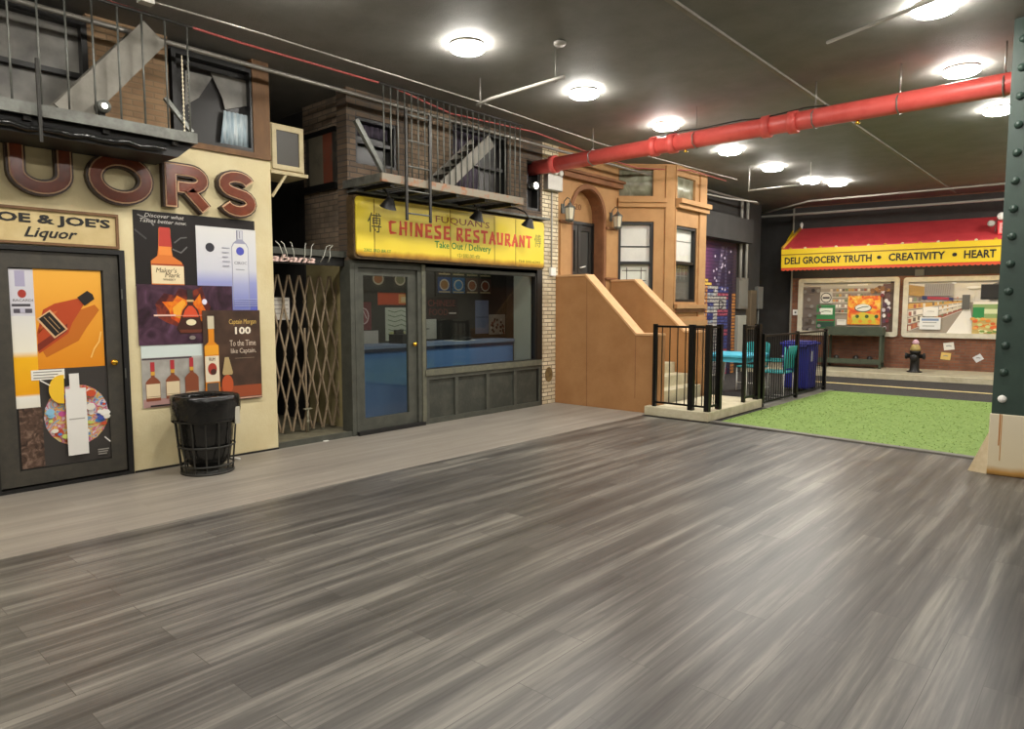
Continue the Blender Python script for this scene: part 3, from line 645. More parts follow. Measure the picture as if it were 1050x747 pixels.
# upper storey
up = MB(W)
MB(W).box(-.2, 3.8, 3.085, 3.14, -.12, .03, M['wood']).build('trim_9', label='brown wooden sill over the liquor wall', kind='structure')
MB(W).box(3.615, 3.8, 3.14, 4.08, -.25, .02, M['wood']).build('trim_10', label='brown wooden corner post of the upper storey', kind='structure')
MB(W).box(2.12, 2.80, 3.14, 4.08, -.12, -.02, M['brick_tan']).build('wall_left_brick', label='tan brick patch behind the fire escape bars', kind='structure')
MB(W).box(1.22, 1.37, 3.14, 4.08, -.12, 0, M['wood']).build('trim_11', label='brown wooden post at picture left edge', kind='structure')
w1 = thing('window_1', (0, 3.25, 3.14), 'upper window with dark gap and pale blue curtain beside the wooden post', 'window', kind='structure')
MB(W).frame(2.82, 3.63, 3.14, 3.98, -.12, .01, .04, M['black_window']).build('window_frame', w1)
MB(W).box(2.85, 3.60, 3.17, 3.95, -.11, -.10, M['dark_pane']).build('pane', w1)
cu = MB(W)
def curtain(mb, top, bot, c, m, n=24, amp=.012, waves=6):
    vs = []; fs = []
    for i in range(n + 1):
        t = i / n; k = c + amp * math.sin(t * waves * 2 * PI)
        a0, a1 = top[0] + (top[1]-top[0]) * t, bot[0] + (bot[1]-bot[0]) * t
        bt = top[2] + (top[3]-top[2]) * t if len(top) > 3 else top[2]; bb = bot[2] + (bot[3]-bot[2]) * t if len(bot) > 3 else bot[2]
        vs += [(a0, bt, k), (a1, bb, k), (a0, bt, k-.006), (a1, bb, k-.006)]
    for i in range(n):
        o = 4 * i; fs += [(o, o+1, o+5, o+4), (o+2, o+6, o+7, o+3), (o, o+4, o+6, o+2), (o+1, o+3, o+7, o+5)]
    return mb.add(vs, fs, m, True)
curtain(cu, (3.34, 3.60, 3.52), (3.29, 3.60, 3.17), -.045, M['blue_curtain']).build('curtain', w1, label='pale blue sheer curtain')
q = MB(W); q.prism([(2.976,3.824), (3.242,3.825), (3.098,3.595), (2.963,3.492)], -.07, -.065, M['grey_sheet']); q.build('shade', w1, label='dusty grey torn shade')
q = MB(W); q.prism([(3.224,3.867), (3.652,3.875), (3.644,3.637), (3.360,3.538), (3.334,3.647)], -.068, -.063, M['grey_sheet']); q.build('shade', w1, label='dusty grey torn shade')
w2 = thing('window_2', (0, 1.65, 3.14), 'dusty grey upper window behind the fire escape at left', 'window', kind='structure')
MB(W).frame(1.37, 2.12, 3.14, 4.0, -.12, 0, .045, M['black_window']).build('window_frame', w2)
MB(W).box(1.40, 2.09, 3.17, 3.97, -.11, -.09, M['grey_sheet']).build('pane', w2)
MB(W).box(1.40, 2.09, 3.52, 3.56, -.1, -.02, M['black_window']).build('meeting_rail', w2)
# fire escape over liquor shop
def fire_escape(loc, label, a0, a1, cd, bz, bars, btop, lip, stringer, lm):
    t = thing('fire_escape', loc, label, 'fire escape')
    MB(W).box(a0, a1, bz-.015, bz+.075, cd-.02, cd+.015, M[lm]).build('lip_beam', t)
    MB(W).box(a0, a0+.03, bz-.015, bz+.075, 0, cd-.02, M['grey_iron']).build('end_beam', t); MB(W).box(a1-.03, a1, bz-.015, bz+.075, 0, cd-.02, M['grey_iron']).build('end_beam', t)
    gr = MB(W)
    k = 7
    for i in range(k):
        c = .03 + (cd-.1) * i / (k-1); gr.box(a0+.03, a1-.03, bz, bz+.03, c, c+.05, M['iron'])
    for i in range(5):
        a = a0 + .15 + (a1-a0-.35) * i / 4; gr.box(a, a+.05, bz-.05, bz, .0, cd-.03, M['iron'])
    gr.build('grating', t)
    for i in range(bars):
        a = a0 + .05 + (a1-a0-.1) * i / (bars-1); MB(W).tube([(a, bz+.07, cd-.005), (a, btop, cd-.005)], .008, M['grey_iron'], 6).build('baluster', t)
    MB(W).tube([(a0, btop, cd-.005), (a1, btop, cd-.005)], .014, M['iron'], 6).build('top_rail', t)
    x0, z0, x1, z1, wd = stringer
    for k, cc in enumerate((cd*.35, cd*.8)):
        q = MB(W); dx, dz = x1-x0, z1-z0; ln = math.hypot(dx, dz); nx, nz = -dz/ln*wd/2, dx/ln*wd/2
        q.prism([(x0+nx, z0+nz), (x1+nx, z1+nz), (x1-nx, z1-nz), (x0-nx, z0-nz)], cc-.02, cc, M['grey_board']); q.build('stair_stringer', t)
    n = 6
    for i in range(n):
        f = (i+.5)/n; x, z = x0+(x1-x0)*f, z0+(z1-z0)*f; MB(W).box(x-.09, x+.09, z, z+.02, cd*.35, cd*.8-.02, M['iron']).build('stair_tread', t)
    return t
fe = fire_escape((.3, 1.5, 2.9), 'grey iron fire escape with thin bars above the liquor letters', .25, 2.76, .62, 3.0, 14, 3.98, 0, (1.803,3.059, 2.490,3.892, .23), 'grey_iron')
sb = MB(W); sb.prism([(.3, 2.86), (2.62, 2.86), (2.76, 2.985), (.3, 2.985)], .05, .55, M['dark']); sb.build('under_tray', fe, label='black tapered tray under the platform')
MB(W).bar((2.55, 3.36, .5), (2.73, 3.08, .6), .035, M['grey_iron']).build('diagonal_brace', fe)
for dx in (0, .05):
    q = MB(W); n = 18
    for i in range(n): q.lathe([(.004, 0), (.009, .012), (.004, .024)], (2.66+dx, 3.07 + i*.035, .61), M['offwhite'], 6, 1)
    q.tube([(2.66+dx, 3.05, .61), (2.66+dx, 3.72, .61)], .004, M['offwhite'], 5); q.build('chain', fe, label='pale hanging chain')
MB(W).bar((1.57, 2.79, .66), (1.57, 3.4, .66), .022, M['iron']).build('drop_bar', fe)
sl = thing('spot_light', (.5, 2.03, 3.08), 'small bright spotlight sitting on the liquor fire escape platform', 'spotlight')
MB(W).lathe([(.03, -.07), (.045, -.06), (.05, .0), (.05, .06)], (2.03, 3.16, .56), M['grey_iron'], 14, 2).build('spot_body', sl)
MB(W).lathe([(.022, .061), (.02, .066), (.0001, .068)], (2.03, 3.16, .56), M['small_glow'], 14, 2, cap=False).build('spot_lens', sl)
MB(W).box(2.01, 2.05, 3.075, 3.12, .52, .57, M['iron']).build('spot_bracket', sl)
# glints: drooping plastic roll under platform
MB(W).tube([(1.3 + i*.1, 2.90 + .01 * math.sin(i*2.3), .585 + .012*math.sin(i*1.7)) for i in range(13)], .022, M['bag'], 8).build('plastic_wrap', label='crumpled black plastic roll tucked under the liquor fire escape', cat='plastic wrap')
# air conditioner on the side wall
ac = thing('air_conditioner', (-.1, 4.05, 2.98), 'cream window air conditioner on the liquor building side', 'air conditioner')
q = MB(); q.box(-.42, -.02, 3.81, 4.22, 3.0, 3.5, M['ac_cream']); q.build('casing', ac, bevel=.01)
q = MB(W); q.frame(3.83, 4.2, 3.02, 3.48, -.02, .0, .05, M['ac_cream']); q.build('front_rim', ac)
MB(W).box(3.88, 4.15, 3.07, 3.43, -.02, -.012, C('#37332a')).build('grille', ac)
MB(W).box(3.8, 4.24, 2.965, 3.0, -.45, .02, M['ac_cream']).build('shelf', ac)
MB(W).bar((3.81, 2.72, 0), (3.98, 2.97, 0), .025, M['ac_cream']).build('support_strut', ac)
# liquor building side wall (faces alley)
MB().box(-2.9, -.25, 3.7, 3.8, 0, 4.08, M['dark_wall']).build('wall_liquor_side', kind='structure')

# ================================================================== ALLEY AND GATE
MB().box(-2.95, -2.9, 3.8, 5.0, 0, 4.08, M['dark_wall']).build('wall_alley_rear', label='dark back wall of the alley', kind='structure')
sdw = FR((0, 4.9, 0), (1, 0, 0))   # a = x, b = z, c = -y
MB(sdw).box(-1.14, -.201, 2.2, 4.08, -.08, 0, M['brick_side']).build('wall_alley_side', label='sooty brick side wall above the gate', kind='structure')
MB(sdw).box(-1.14, -.201, 0, 2.2, -.08, 0, M['olive']).build('wall_alley_side.001', label='olive plaster side wall behind the gate', kind='structure')
MB(sdw).box(-2.95, -1.14, 0, 4.08, -.2, -.08, M['dark_wall']).build('wall_alley_deep', kind='structure')
MB().box(-2.9, -.05, 3.8, 4.9, -.05, .05, mat('dirty_tile', '#7a745f', .8, col2='#5c5744', scale=9)).build('floor.003', label='dirty alley floor behind the gate', kind='structure')
MB(W).box(3.8, 4.9, 0, .06, -.05, .0, M['green_grey']).build('trim_12', label='low sill in front of the alley gate', kind='structure')
wb = thing('boarded_window', (-.7, 4.9, 3.0), 'boarded window with grey and red brown stripes on the side wall', 'window')
MB(sdw).box(-1.06, -.38, 2.98, 3.06, 0, .06, M['dark']).build('sill', wb)
for a0, a1, m in ((-1.04, -.97, '#3a3630'), (-.97, -.66, '#7d7563'), (-.66, -.46, '#8a4a34'), (-.46, -.38, '#3a3630')):
    MB(sdw).box(a0, a1, 3.06, 3.66, 0, .025, mat('board_' + m[1:], m, .8, col2='#5f5a4c', scale=6, amount=(.5, .8))).build('board', wb)
MB(sdw).box(-1.06, -.38, 3.66, 3.72, 0, .04, M['dark']).build('head', wb)
bm = thing('gate_header', (-.2, 4.35, 2.02), 'grey header beam above the folding gate', 'beam')
MB(W).box(3.8, 4.9, 2.13, 2.2, -.16, -.06, M['green_grey']).build('beam', bm)
MB(W).box(3.8, 4.9, 2.03, 2.13, -.15, -.1, M['dark']).build('fascia', bm)
ns = thing('script_sign', (-.1, 4.0, 2.03), 'pale script lettering sign with loose wires on the gate header', 'sign')
MB(W).text('abana', 3.815, 4.36, 2.045, 2.125, -.1, -.07, C('#e9c9bf'), .012, .3).build('script_lettering', ns)
q = MB(W)
for k, (a, la) in enumerate(((3.95, -.06), (4.0, -.05), (4.08, -.03), (4.2, .02), (4.27, .04), (4.42, .09), (4.52, .04))):
    MB(W).tube([(a, 2.06, -.06), (a + la*.3, 2.13, -.03), (a + la, 2.22 + .012 * (k % 3), -.02 - .01 * k), (a + la*1.5, 2.26, -.05)], .005, C('#b9b8ac'), 5).build('loose_wire', ns)
# folding scissor gate
GX = -.45
gt_ = thing('folding_gate', (GX, 4.4, .05), 'tan steel folding scissor gate closing the alley', 'gate')
n = 8; ys = [3.82 + i * .138 for i in range(n + 1)]
for i in range(n + 1):
    for sgn in (-1, 1):
        pts = []; k = 7
        for j in range(k):
            z = 1.92 - j * (1.84 / (k-1)); off = (.069 if j % 2 else 0) * sgn
            pts.append((min(4.93, max(3.8, ys[i] + off)), z, GX + .012 * sgn))
        MB(W).tube(pts, .014, M['gate_metal'], 4).build('lattice_bar', gt_)
for y in (3.86, 4.93):
    MB(W).box(y-.012, y+.012, .05, 1.94, GX-.02, GX+.02, M['rust'] if y > 4.5 else M['gate_metal']).build('gate_post', gt_)
MB(W).box(4.405, 4.425, .05, 1.3, GX+.02, GX+.035, M['gate_metal']).build('lock_bar', gt_)
q = MB(W); q.tube([(4.41, .05, GX+.06), (4.41, .34, GX+.06)], .012, C('#8f8a74'), 6); q.box(4.36, 4.46, .33, .345, GX+.04, GX+.08, C('#8f8a74')); q.lathe([(.02, 0), (.02, .04)], (4.41, .16, GX+.06), C('#8f8a74'), 8, 1); q.build('cane_bolt', gt_)
for z in (.45, .95, 1.5): MB(W).box(4.925, 4.955, z, z+.03, GX, GX+.05, C('#b4ab8c')).build('hinge_lug', gt_)
nt = MB(W); nt.box(4.0, 4.27, 1.40, 1.66, GX-.05, GX-.045, C('#cfcac0'))
for i in range(4): nt.box(4.02, 4.25, 1.63-.05*i-.01, 1.63-.05*i, GX-.046, GX-.044, C('#8f8b86'))
nt.build('paper_notice', label='pale paper notice hung behind the folding gate', cat='notice')

# ================================================================== RESTAURANT FRONT
MB(W).wall(4.77, 8.35, 2.1, 4.08, -.2, 0, [(4.889,5.514,3.235,3.780), (6.45, 7.55, 3.05, 4.0), (7.98, 8.3, 3.02, 3.75)], M['brick_dark']).build('wall_middle', label='sooty brick upper wall above the restaurant sign', kind='structure')
MB(W).box(4.77, 4.83, 0, 2.1, -.2, .01, M['green_grey']).build('trim_13', label='grey green corner post by the restaurant door', kind='structure')
MB(W).box(8.35, 8.75, 0, 4.08, -.2, .0, M['brick_pale']).build('wall_middle_pier', label='whitewashed brick pier right of the restaurant window', kind='structure')
MB(W).disc(8.53, .47, .1, .12, 0, .002, mat('rust_stain', '#5a4424', .9, col2='#8a7347', scale=14)).build('stain', label='round brown rust stain on the pale brick pier', cat='stain')
MB(W).box(8.22, 8.35, 0, 2.15, -.2, .01, M['black_window']).build('trim_14', label='dark jamb between window and pale pier', kind='structure')
MB(W).box(4.83, 8.22, 2.02, 2.15, -.1, .0, M['green_grey']).build('trim_15', label='grey green lintel under the yellow sign', kind='structure')
MB(W).box(5.68, 6.38, 2.9, 4.08, 0, .012, brickmat('tan_grey_brick', '#8d7861', '#77634e', '#5a4f42', 'Y', .2, .06, dirt='#6b5b4a')).build('wall_middle_patch', label='lighter brick strip between the upper restaurant windows', kind='structure')
# upper windows
for k, (r, lab) in enumerate((((4.889,5.514,3.235,3.780), 'dark upper window with purple curtain behind the diagonal brace'), ((6.45, 7.55, 3.05, 4.0), 'dark upper window behind the fire escape stair'), ((7.98, 8.3, 3.02, 3.75), 'small upper window beside the red pipe'))):
    a0, a1, b0, b1 = r
    w = thing('window_%d' % (3 + k), (0, (a0+a1)/2, b0), lab, 'window', kind='structure')
    MB(W).frame(a0, a1, b0, b1, -.15, -.02, .04, M['black_window']).build('window_frame', w)
    MB(W).box(a0+.03, a1-.03, b0+.03, b1-.03, -.16, -.14, M['dark_pane']).build('pane', w)
    q = MB(W); curtain(q, (a0+.04, a1-.04 - (.35 if k else .05)*(a1-a0), b1-.05), (a0+.04, a1-.04 - (.45 if k else .05)*(a1-a0), b0+.06 + (.3 if k == 0 else 0)), -.11, M['purple']).build('curtain', w, label='dusty purple curtain')
    MB(W).box(a0+.04, a1-.04, (b0+b1)/2-.02, (b0+b1)/2+.02, -.13, -.05, M['black_window']).build('meeting_rail', w)
# door
d = thing('door_2', (0, 5.34, 0), 'grey green glazed restaurant door', 'door', kind='structure')
MB(W).wall(4.83, 5.88, 0, 2.06, -.1, .015, [(4.88, 5.80, .03, 2.02)], M['green_grey']).build('door_frame', d)
MB(W).wall(4.885, 5.795, .04, 2.015, -.06, -.015, [(4.97, 5.66, .19, 1.93)], M['green_grey']).build('door_leaf', d)
MB(W).box(4.96, 5.67, .18, 1.94, -.042, -.034, M['glass']).build('pane', d)
MB(W).lathe([(.012, 0), (.012, .03), (.028, .035), (.03, .05), (.018, .065)], (5.73, 1.07, -.015), M['brass'], 14, 2).build('knob', d)
MB(W).box(4.83, 5.88, 0, .045, 0, .06, M['dark']).build('threshold', d)
MB(W).box(5.86, 5.92, 0, 2.1, -.1, .03, M['frame_edge']).build('trim_16', label='post between the restaurant door and window', kind='structure')
# shop window
wn = thing('window_6', (0, 7.07, .7), 'large restaurant shop window showing a blue counter', 'window', kind='structure')
MB(W).frame(5.92, 8.22, .70, 2.1, -.08, .0, .035, M['black_window']).build('window_frame', wn)
MB(W).box(5.94, 8.2, .72, 2.08, -.045, -.037, M['glass']).build('pane', wn)
MB(W).box(5.9, 8.3, .645, .725, -.1, .05, M['frame_edge']).build('sill', wn)
kp = thing('kick_panel', (0, 7.07, 0), 'weathered green black kick panels below the restaurant window', 'panel')
MB(W).box(5.92, 8.3, 0, .645, -.1, .0, M['kick']).build('backing', kp)
edges = [5.92, 6.47, 7.09, 7.69, 8.3]
for i, e in enumerate(edges): MB(W).box(e - (0 if i == 0 else .03 if i < 4 else .05), e + (.05 if i == 0 else .03 if i < 4 else 0), .06, .645, 0, .028, M['green_grey']).build('stile', kp)
MB(W).box(5.92, 8.3, .0, .07, 0, .032, M['green_grey']).build('rail', kp); MB(W).box(5.92, 8.3, .59, .645, 0, .03, M['green_grey']).build('rail', kp)
# interior room
MB().box(-1.35, -1.25, 4.95, 9.3, 0, 2.9, C('#3a3733', .7)).build('wall_restaurant_rear', label='dark rear wall inside the restaurant', kind='structure')
MB().box(-1.25, -.2, 4.985, 5.03, 0, 2.9, C('#6a6258', .7)).build('wall_restaurant_side', kind='structure')
MB().box(-.46, -.1, 8.2, 8.26, 0, 2.9, C('#a9aca4', .7)).build('wall_restaurant_end', label='pale grey wall at right inside the restaurant', kind='structure')
MB().box(-1.25, -.46, 8.9, 9.0, 0, 2.9, C('#2c2a29', .7)).build('wall_restaurant_nook', kind='structure')
MB().box(-1.25, -.1, 4.95, 9.0, 2.75, 2.9, C('#3a3733', .7)).build('ceiling.001', kind='structure')
MB().box(-1.25, -.1, 4.95, 8.9, -.02, .03, C('#5a5a58', .6)).build('floor.004', kind='structure')
for y in (5.9, 7.3):  # unseen lamps added to brighten the room behind the glass
    t = thing('added_tube_lamp', (-.4, y, 2.7), 'added unseen slim lamp on the restaurant ceiling behind the yellow sign, %s' % ('over the door' if y < 6 else 'over the window'), 'lamp')
    MB(W).box(y-.4, y+.4, 2.72, 2.75, -.5, -.4, M['white']).build('housing', t); MB(W).box(y-.38, y+.38, 2.70, 2.72, -.48, -.42, mat('added_tube_glow', '#fff8ec', .4, emit=32)).build('tube', t)
ct = thing('service_counter', (-.7, 6.5, .03), 'long blue laminate service counter inside the restaurant', 'counter')
MB(W).box(5.06, 8.19, .03, 1.0, -.85, -.47, M['blue']).build('counter_body', ct)
wt_ = MB(W).box(5.06, 8.19, 1.0, 1.045, -.9, -.43, C('#7788aa')).build('worktop', ct)
MB(W).box(5.06, 8.19, .95, 1.0, -.47, -.455, M['dark_blue']).build('shadow_band', wt_)  # shade under the worktop, painted as a dark blue band
X = -1.25
mbd = thing('menu_board', (X, 7.87, 1.76), 'backlit style menu board of eight dish pictures over the counter', 'menu board')
MB(W).box(7.22, 8.52, 1.72, 2.34, X, X+.03, C('#2a2622')).build('board', mbd)
dish = ['#8a5a3a', '#6f7a3a', '#7d8a4a', '#6d7a40', '#a8763a', '#3f7fb0', '#a5603a', '#8a4a32']
for i in range(8):
    a = 7.26 + (i % 4) * .31; b = 2.05 if i < 4 else 1.77
    q = Print(a, a+.28, b, b+.25, X+.03, C(('#4a3a30', '#5a5a3c', '#56603c', '#4a5236', '#2f4f86', '#2f6a9c', '#5c3f33', '#5a3a30')[i])); q.oval(a+.14, b+.13, .105, .09, C('#c9c2b0')); q.oval(a+.14, b+.13, .08, .068, C(dish[i])); q.rect(a+.02, a+.26, b+.008, b+.028, C('#c9b88a')); q.build('dish_picture', mbd)
dp = thing('menu_board', (X, 6.1, 1.78), 'small menu board with two dish pictures seen through the door', 'menu board')
MB(W).box(5.8, 6.72, 1.78, 2.12, X, X+.03, C('#1f1c1a')).build('board', dp)
for a, c1 in ((5.98, '#a8683a'), (6.38, '#7d7a5a')):
    q = Print(a, a+.26, 1.83, 2.08, X+.03, C('#3a332c')); q.oval(a+.13, 1.955, .1, .09, C('#b8ae98')); q.oval(a+.13, 1.955, .075, .065, C(c1)); q.build('dish_picture', dp)
q = Print(6.12, 7.02, 1.58, 1.76, X, C('#d9552a')); q.rect(6.5, 6.95, 1.60, 1.74, C('#f0a860')); q.rect(6.55, 6.8, 1.62, 1.70, C('#f5d9a8')); q.build('poster', label='orange sign on rear wall seen through restaurant glass', cat='sign')
q = Print(5.72, 6.0, 1.22, 1.62, X, C('#7a2f3a')); q.oval(5.86, 1.42, .1, .12, C('#d9b8bc')); q.oval(5.86, 1.42, .08, .1, C('#94505a')); q.line([(5.8, 1.38), (5.86, 1.5), (5.92, 1.38)], .012, C('#e6d0d2')); q.build('poster', label='maroon poster with pale round emblem behind the restaurant door', cat='poster')
q = Print(5.70, 6.12, .98, 1.21, X, C('#d8d2d0')); q.build('paper_notice', label='pale blank sheet under the maroon poster', cat='notice')
q = Print(6.25, 6.70, 1.05, 1.54, X, C('#cfd2c4'))
for i in range(6): q.line([(6.3, 1.5 - i*.07), (6.42, 1.47 - i*.07), (6.55, 1.5 - i*.07), (6.66, 1.46 - i*.07)], .01, C('#5a6a4a'))
q.rect(6.32, 6.62, 1.07, 1.18, C('#c2c38a')); q.build('poster', label='pale drawing poster on rear wall beside the door knob', cat='poster')
q = Print(6.78, 7.25, 1.05, 1.36, X, C('#d0cdc6')); q.rect(6.82, 7.1, 1.2, 1.22, C('#8a8680')); q.build('paper_notice', label='white sheet on rear wall left of the window', cat='notice')
q = Print(7.04, 7.72, 1.36, 1.70, X, C('#251614')); q.tx('CHINESE', 7.08, 7.66, 1.56, 1.66, C('#8a3a36')); q.tx('FOOD', 7.1, 7.5, 1.42, 1.52, C('#7a3430')); q.rect(7.52, 7.68, 1.44, 1.46, C('#d8d4cc')); q.build('menu_sign', label='dark sign with dull red lettering behind the window', cat='sign')
q = Print(8.12, 8.44, 1.1, 1.66, X, C('#8a94b4')); q.rect(8.13, 8.43, 1.37, 1.385, C('#5f6884')); q.build('poster', label='pale blue sheet on rear wall beyond the counter', cat='poster')
q = Print(8.45, 8.86, 1.08, 1.42, X, C('#b8b2ac'))
rr = random.Random(9)
for i in range(26): q.oval(8.48 + rr.random()*.35, 1.1 + rr.random()*.25, .022, .025, C(rr.choice(['#5a3a34', '#8a5048', '#3f2c2a', '#d8d4cc'])), n=8)
q.build('poster', label='pale flower pattern poster beside the pale blue sheet', cat='poster')
cr = thing('cash_register', (-.62, 6.1, 1.045), 'black cash register on the blue counter by the window post', 'cash register')
MB(W).prism([(5.96, 1.045), (6.28, 1.045), (6.28, 1.11), (6.2, 1.17), (5.96, 1.17)], -.8, -.5, M['dark']).build('body', cr); MB(W).box(6.0, 6.14, 1.17, 1.23, -.74, -.7, M['dark']).build('display', cr)
tr = thing('serving_tray', (-.6, 7.15, 1.045), 'black covered tray on white paper at the blue counter', 'tray')
MB(W).box(6.95, 7.35, 1.045, 1.052, -.75, -.48, M['white']).build('paper_liner', tr); MB(W).lathe([(.13, 0), (.17, .035), (.15, .05), (.02, .06)], (7.18, 1.052, -.6), M['dark'], 18, 1).build('bowl', tr)
# yellow sign
sg = thing('restaurant_sign', (.08, 6.48, 2.13), 'rusty yellow sign board reading CHINESE RESTAURANT', 'sign')
S0, S1 = 4.77, 8.21
MB(W).rbox(S0-.025, S1+.025, 2.115, 2.85, 0.0, .13, .05, mat('rusty_sign_frame', '#5f4a2c', .6, col2='#3a2f22', scale=12)).build('sign_frame', sg)
MB(W).rbox(S0, S1, 2.14, 2.83, .13, .15, .05, M['yellow_sign']).build('sign_face', sg)
for a in (5.02, 6.25, 7.1, 7.55): MB(W).box(a, a+.012, 2.16, 2.82, .15, .1515, mat('sign_seam', '#8a6a14', .6)).build('seam', sg)
FONT = {
 'C': [(.88,.88,.07,.2,.84,.22),(.2,.88,.24,.22,.15,.17),(.18,.13,.22,.9,.12,.06)],
 'H': [(.2,1,.12,.2,0,.26),(.8,1,.26,.8,0,.12),(.1,.5,.16,.95,.52,.1)],
 'I': [(.5,1,.42,.5,0,.2)],
 'N': [(.18,1,.12,.18,0,.24),(.18,.95,.24,.82,.06,.22),(.82,1,.26,.82,0,.1)],
 'E': [(.25,1,.2,.25,0,.24),(.12,.92,.1,.92,.93,.22),(.2,.5,.1,.8,.52,.2),(.12,.08,.12,.96,.1,.24)],
 'S': [(.88,.92,.22,.2,.86,.12),(.22,.92,.2,.25,.56,.18),(.2,.6,.18,.82,.4,.22),(.8,.46,.18,.76,.08,.2),(.86,.1,.16,.08,.1,.26)],
 'R': [(.25,1,.14,.25,0,.26),(.12,.93,.12,.8,.9,.2),(.78,.94,.18,.75,.5,.16),(.82,.52,.16,.2,.46,.1),(.42,.46,.14,.95,0,.28)],
 'T': [(.02,.9,.26,.98,.92,.14),(.5,.92,.16,.5,0,.28)],
 'A': [(.52,1,.12,.12,0,.26),(.5,1,.2,.9,0,.26),(.2,.36,.13,.82,.38,.12)],
 'U': [(.18,1,.28,.22,.1,.16),(.12,.12,.18,.86,.12,.18),(.82,1,.28,.8,0,.14)]}
def brush(mb, ch, a0, a1, b0, b1, c, m):
    for i, (x0, y0, w0, x1, y1, w1) in enumerate(FONT[ch]):
        A = Vector((a0 + x0*(a1-a0), b0 + y0*(b1-b0))); B = Vector((a0 + x1*(a1-a0), b0 + y1*(b1-b0))); d_ = (B-A).normalized(); n_ = Vector((-d_.y, d_.x)); s_ = (a1-a0)
        mb.prism([tuple(A + n_*w0*s_*.66), tuple(B + n_*w1*s_*.66), tuple(B - n_*w1*s_*.66), tuple(A - n_*w0*s_*.66)], c, c + .002 + .0004*i, m)
q = MB(W); wd = 0
word = 'CHINESE RESTAURANT'; adv = {'I': .6, ' ': .45}
tot = sum(adv.get(c, 1) for c in word); A0, A1 = 5.22, 7.93; un = (A1-A0)/tot; a = A0
for c in word:
    w_ = un * adv.get(c, 1)
    if c != ' ': brush(q, c, a + w_*.08, a + w_*.96, 2.425, 2.60, .15, M['red_ink'])
    a += w_
q.build('lettering', sg, label='red brush style lettering')
MB(W).text("FUQUAN'S", 6.0, 7.0, 2.625, 2.725, .15, .152, M['dkred_ink']).build('lettering', sg, label='thin maroon lettering')
MB(W).text('Take Out / Delivery', 5.98, 7.03, 2.285, 2.40, .15, .152, M['green_ink'], .012).build('lettering', sg, label='green lettering')
MB(W).text('中國美食', 6.38, 6.82, 2.205, 2.265, .15, .152, C('#a59a2c')).build('lettering', sg)
MB(W).text('2302 3RD BR ST', 4.87, 5.27, 2.20, 2.235, .15, .152, M['green_ink']).build('lettering', sg)
MB(W).text('718 555-6292', 7.62, 8.12, 2.205, 2.24, .15, .152, C('#6a6a24')).build('lettering', sg)
MB(W).text('傅', 4.93, 5.13, 2.43, 2.66, .15, .152, C('#4d4a1c')).build('lettering', sg)
MB(W).text('傅', 7.98, 8.14, 2.45, 2.64, .15, .152, C('#8a8a3c')).build('lettering', sg)
# sign lamps
lp0 = None
for y, l in ((5.03, 'black gooseneck sign lamp at the alley end of the yellow sign'), (6.48, 'black gooseneck sign lamp over middle of the yellow sign'), (7.52, 'black gooseneck sign lamp at the pale pier end of the yellow sign')):
    if lp0 is None:
        lp0 = thing('sign_lamp', (.5, y, 2.8), l, 'sign lamp', 'black lamps over the yellow sign')
        MB(W).tube([(y, 3.0, 0), (y, 2.97, .2), (y, 2.9, .36), (y, 2.80, .44)], .012, M['iron'], 8).build('arm', lp0)
        q = MB(W); 
        pr = [(.03, .05), (.05, .02), (.085, -.05), (.1, -.075)]
        MB(FR((.44, y, 2.76), (0, 1, 0)) @ Matrix.Rotation(math.radians(24), 4, 'X')).lathe(pr, (0, 0, 0), M['dark'], 18, 1, cap=False).build('shade', lp0)
        MB(FR((.44, y, 2.76), (0, 1, 0)) @ Matrix.Rotation(math.radians(24), 4, 'X')).lathe([(.0001, .02), (.025, .0), (.03, -.03), (.0001, -.06)], (0, 0, 0), M['led_white'], 12, 1, cap=False).build('bulb', lp0)
    else: dup(lp0, (.5, y, 2.8), l)
# fire escape over restaurant
fe = fire_escape((.35, 5.9, 2.9), 'rusty grey iron fire escape above the yellow sign', 4.7, 7.05, .72, 2.93, 24, 3.95, 0, (5.75, 3.0, 6.6, 3.7, .16), 'rust_iron')
MB(W).bar((4.42, 3.52, .66), (4.78, 3.02, .66), .05, M['grey_iron']).build('diagonal_brace', fe)
q = thing('drop_ladder', (.75, 5.2, 2.5), 'black iron drop ladder hanging before the yellow sign', 'ladder')
for y in (5.02, 5.37): MB(W).box(y-.015, y+.015, 2.52, 3.74, .75, .77, M['iron']).build('rail', q)
for z in (2.6, 2.85, 3.12, 3.4, 3.68): MB(W).tube([(5.02, z, .76), (5.37, z, .76)], .009, M['grey_iron'], 6).build('rung', q)
MB(W).box(4.75, 8.3, 2.87, 2.90, 0, .2, M['grey_iron']).build('trim_17', label='grey metal ledge along top of the yellow sign', kind='structure')
sl2 = thing('spot_light', (.1, 8.1, 3.3), 'bright spotlight under the wall end of the red pipe', 'spotlight')
MB(W).lathe([(.03, -.1), (.05, -.08), (.055, 0)], (8.1, 3.38, .08), M['grey_iron'], 14, 2).build('spot_body', sl2)
MB(W).lathe([(.05, .001), (.045, .012), (.0001, .018)], (8.1, 3.38, .08), M['small_glow'], 14, 2, cap=False).build('spot_lens', sl2)
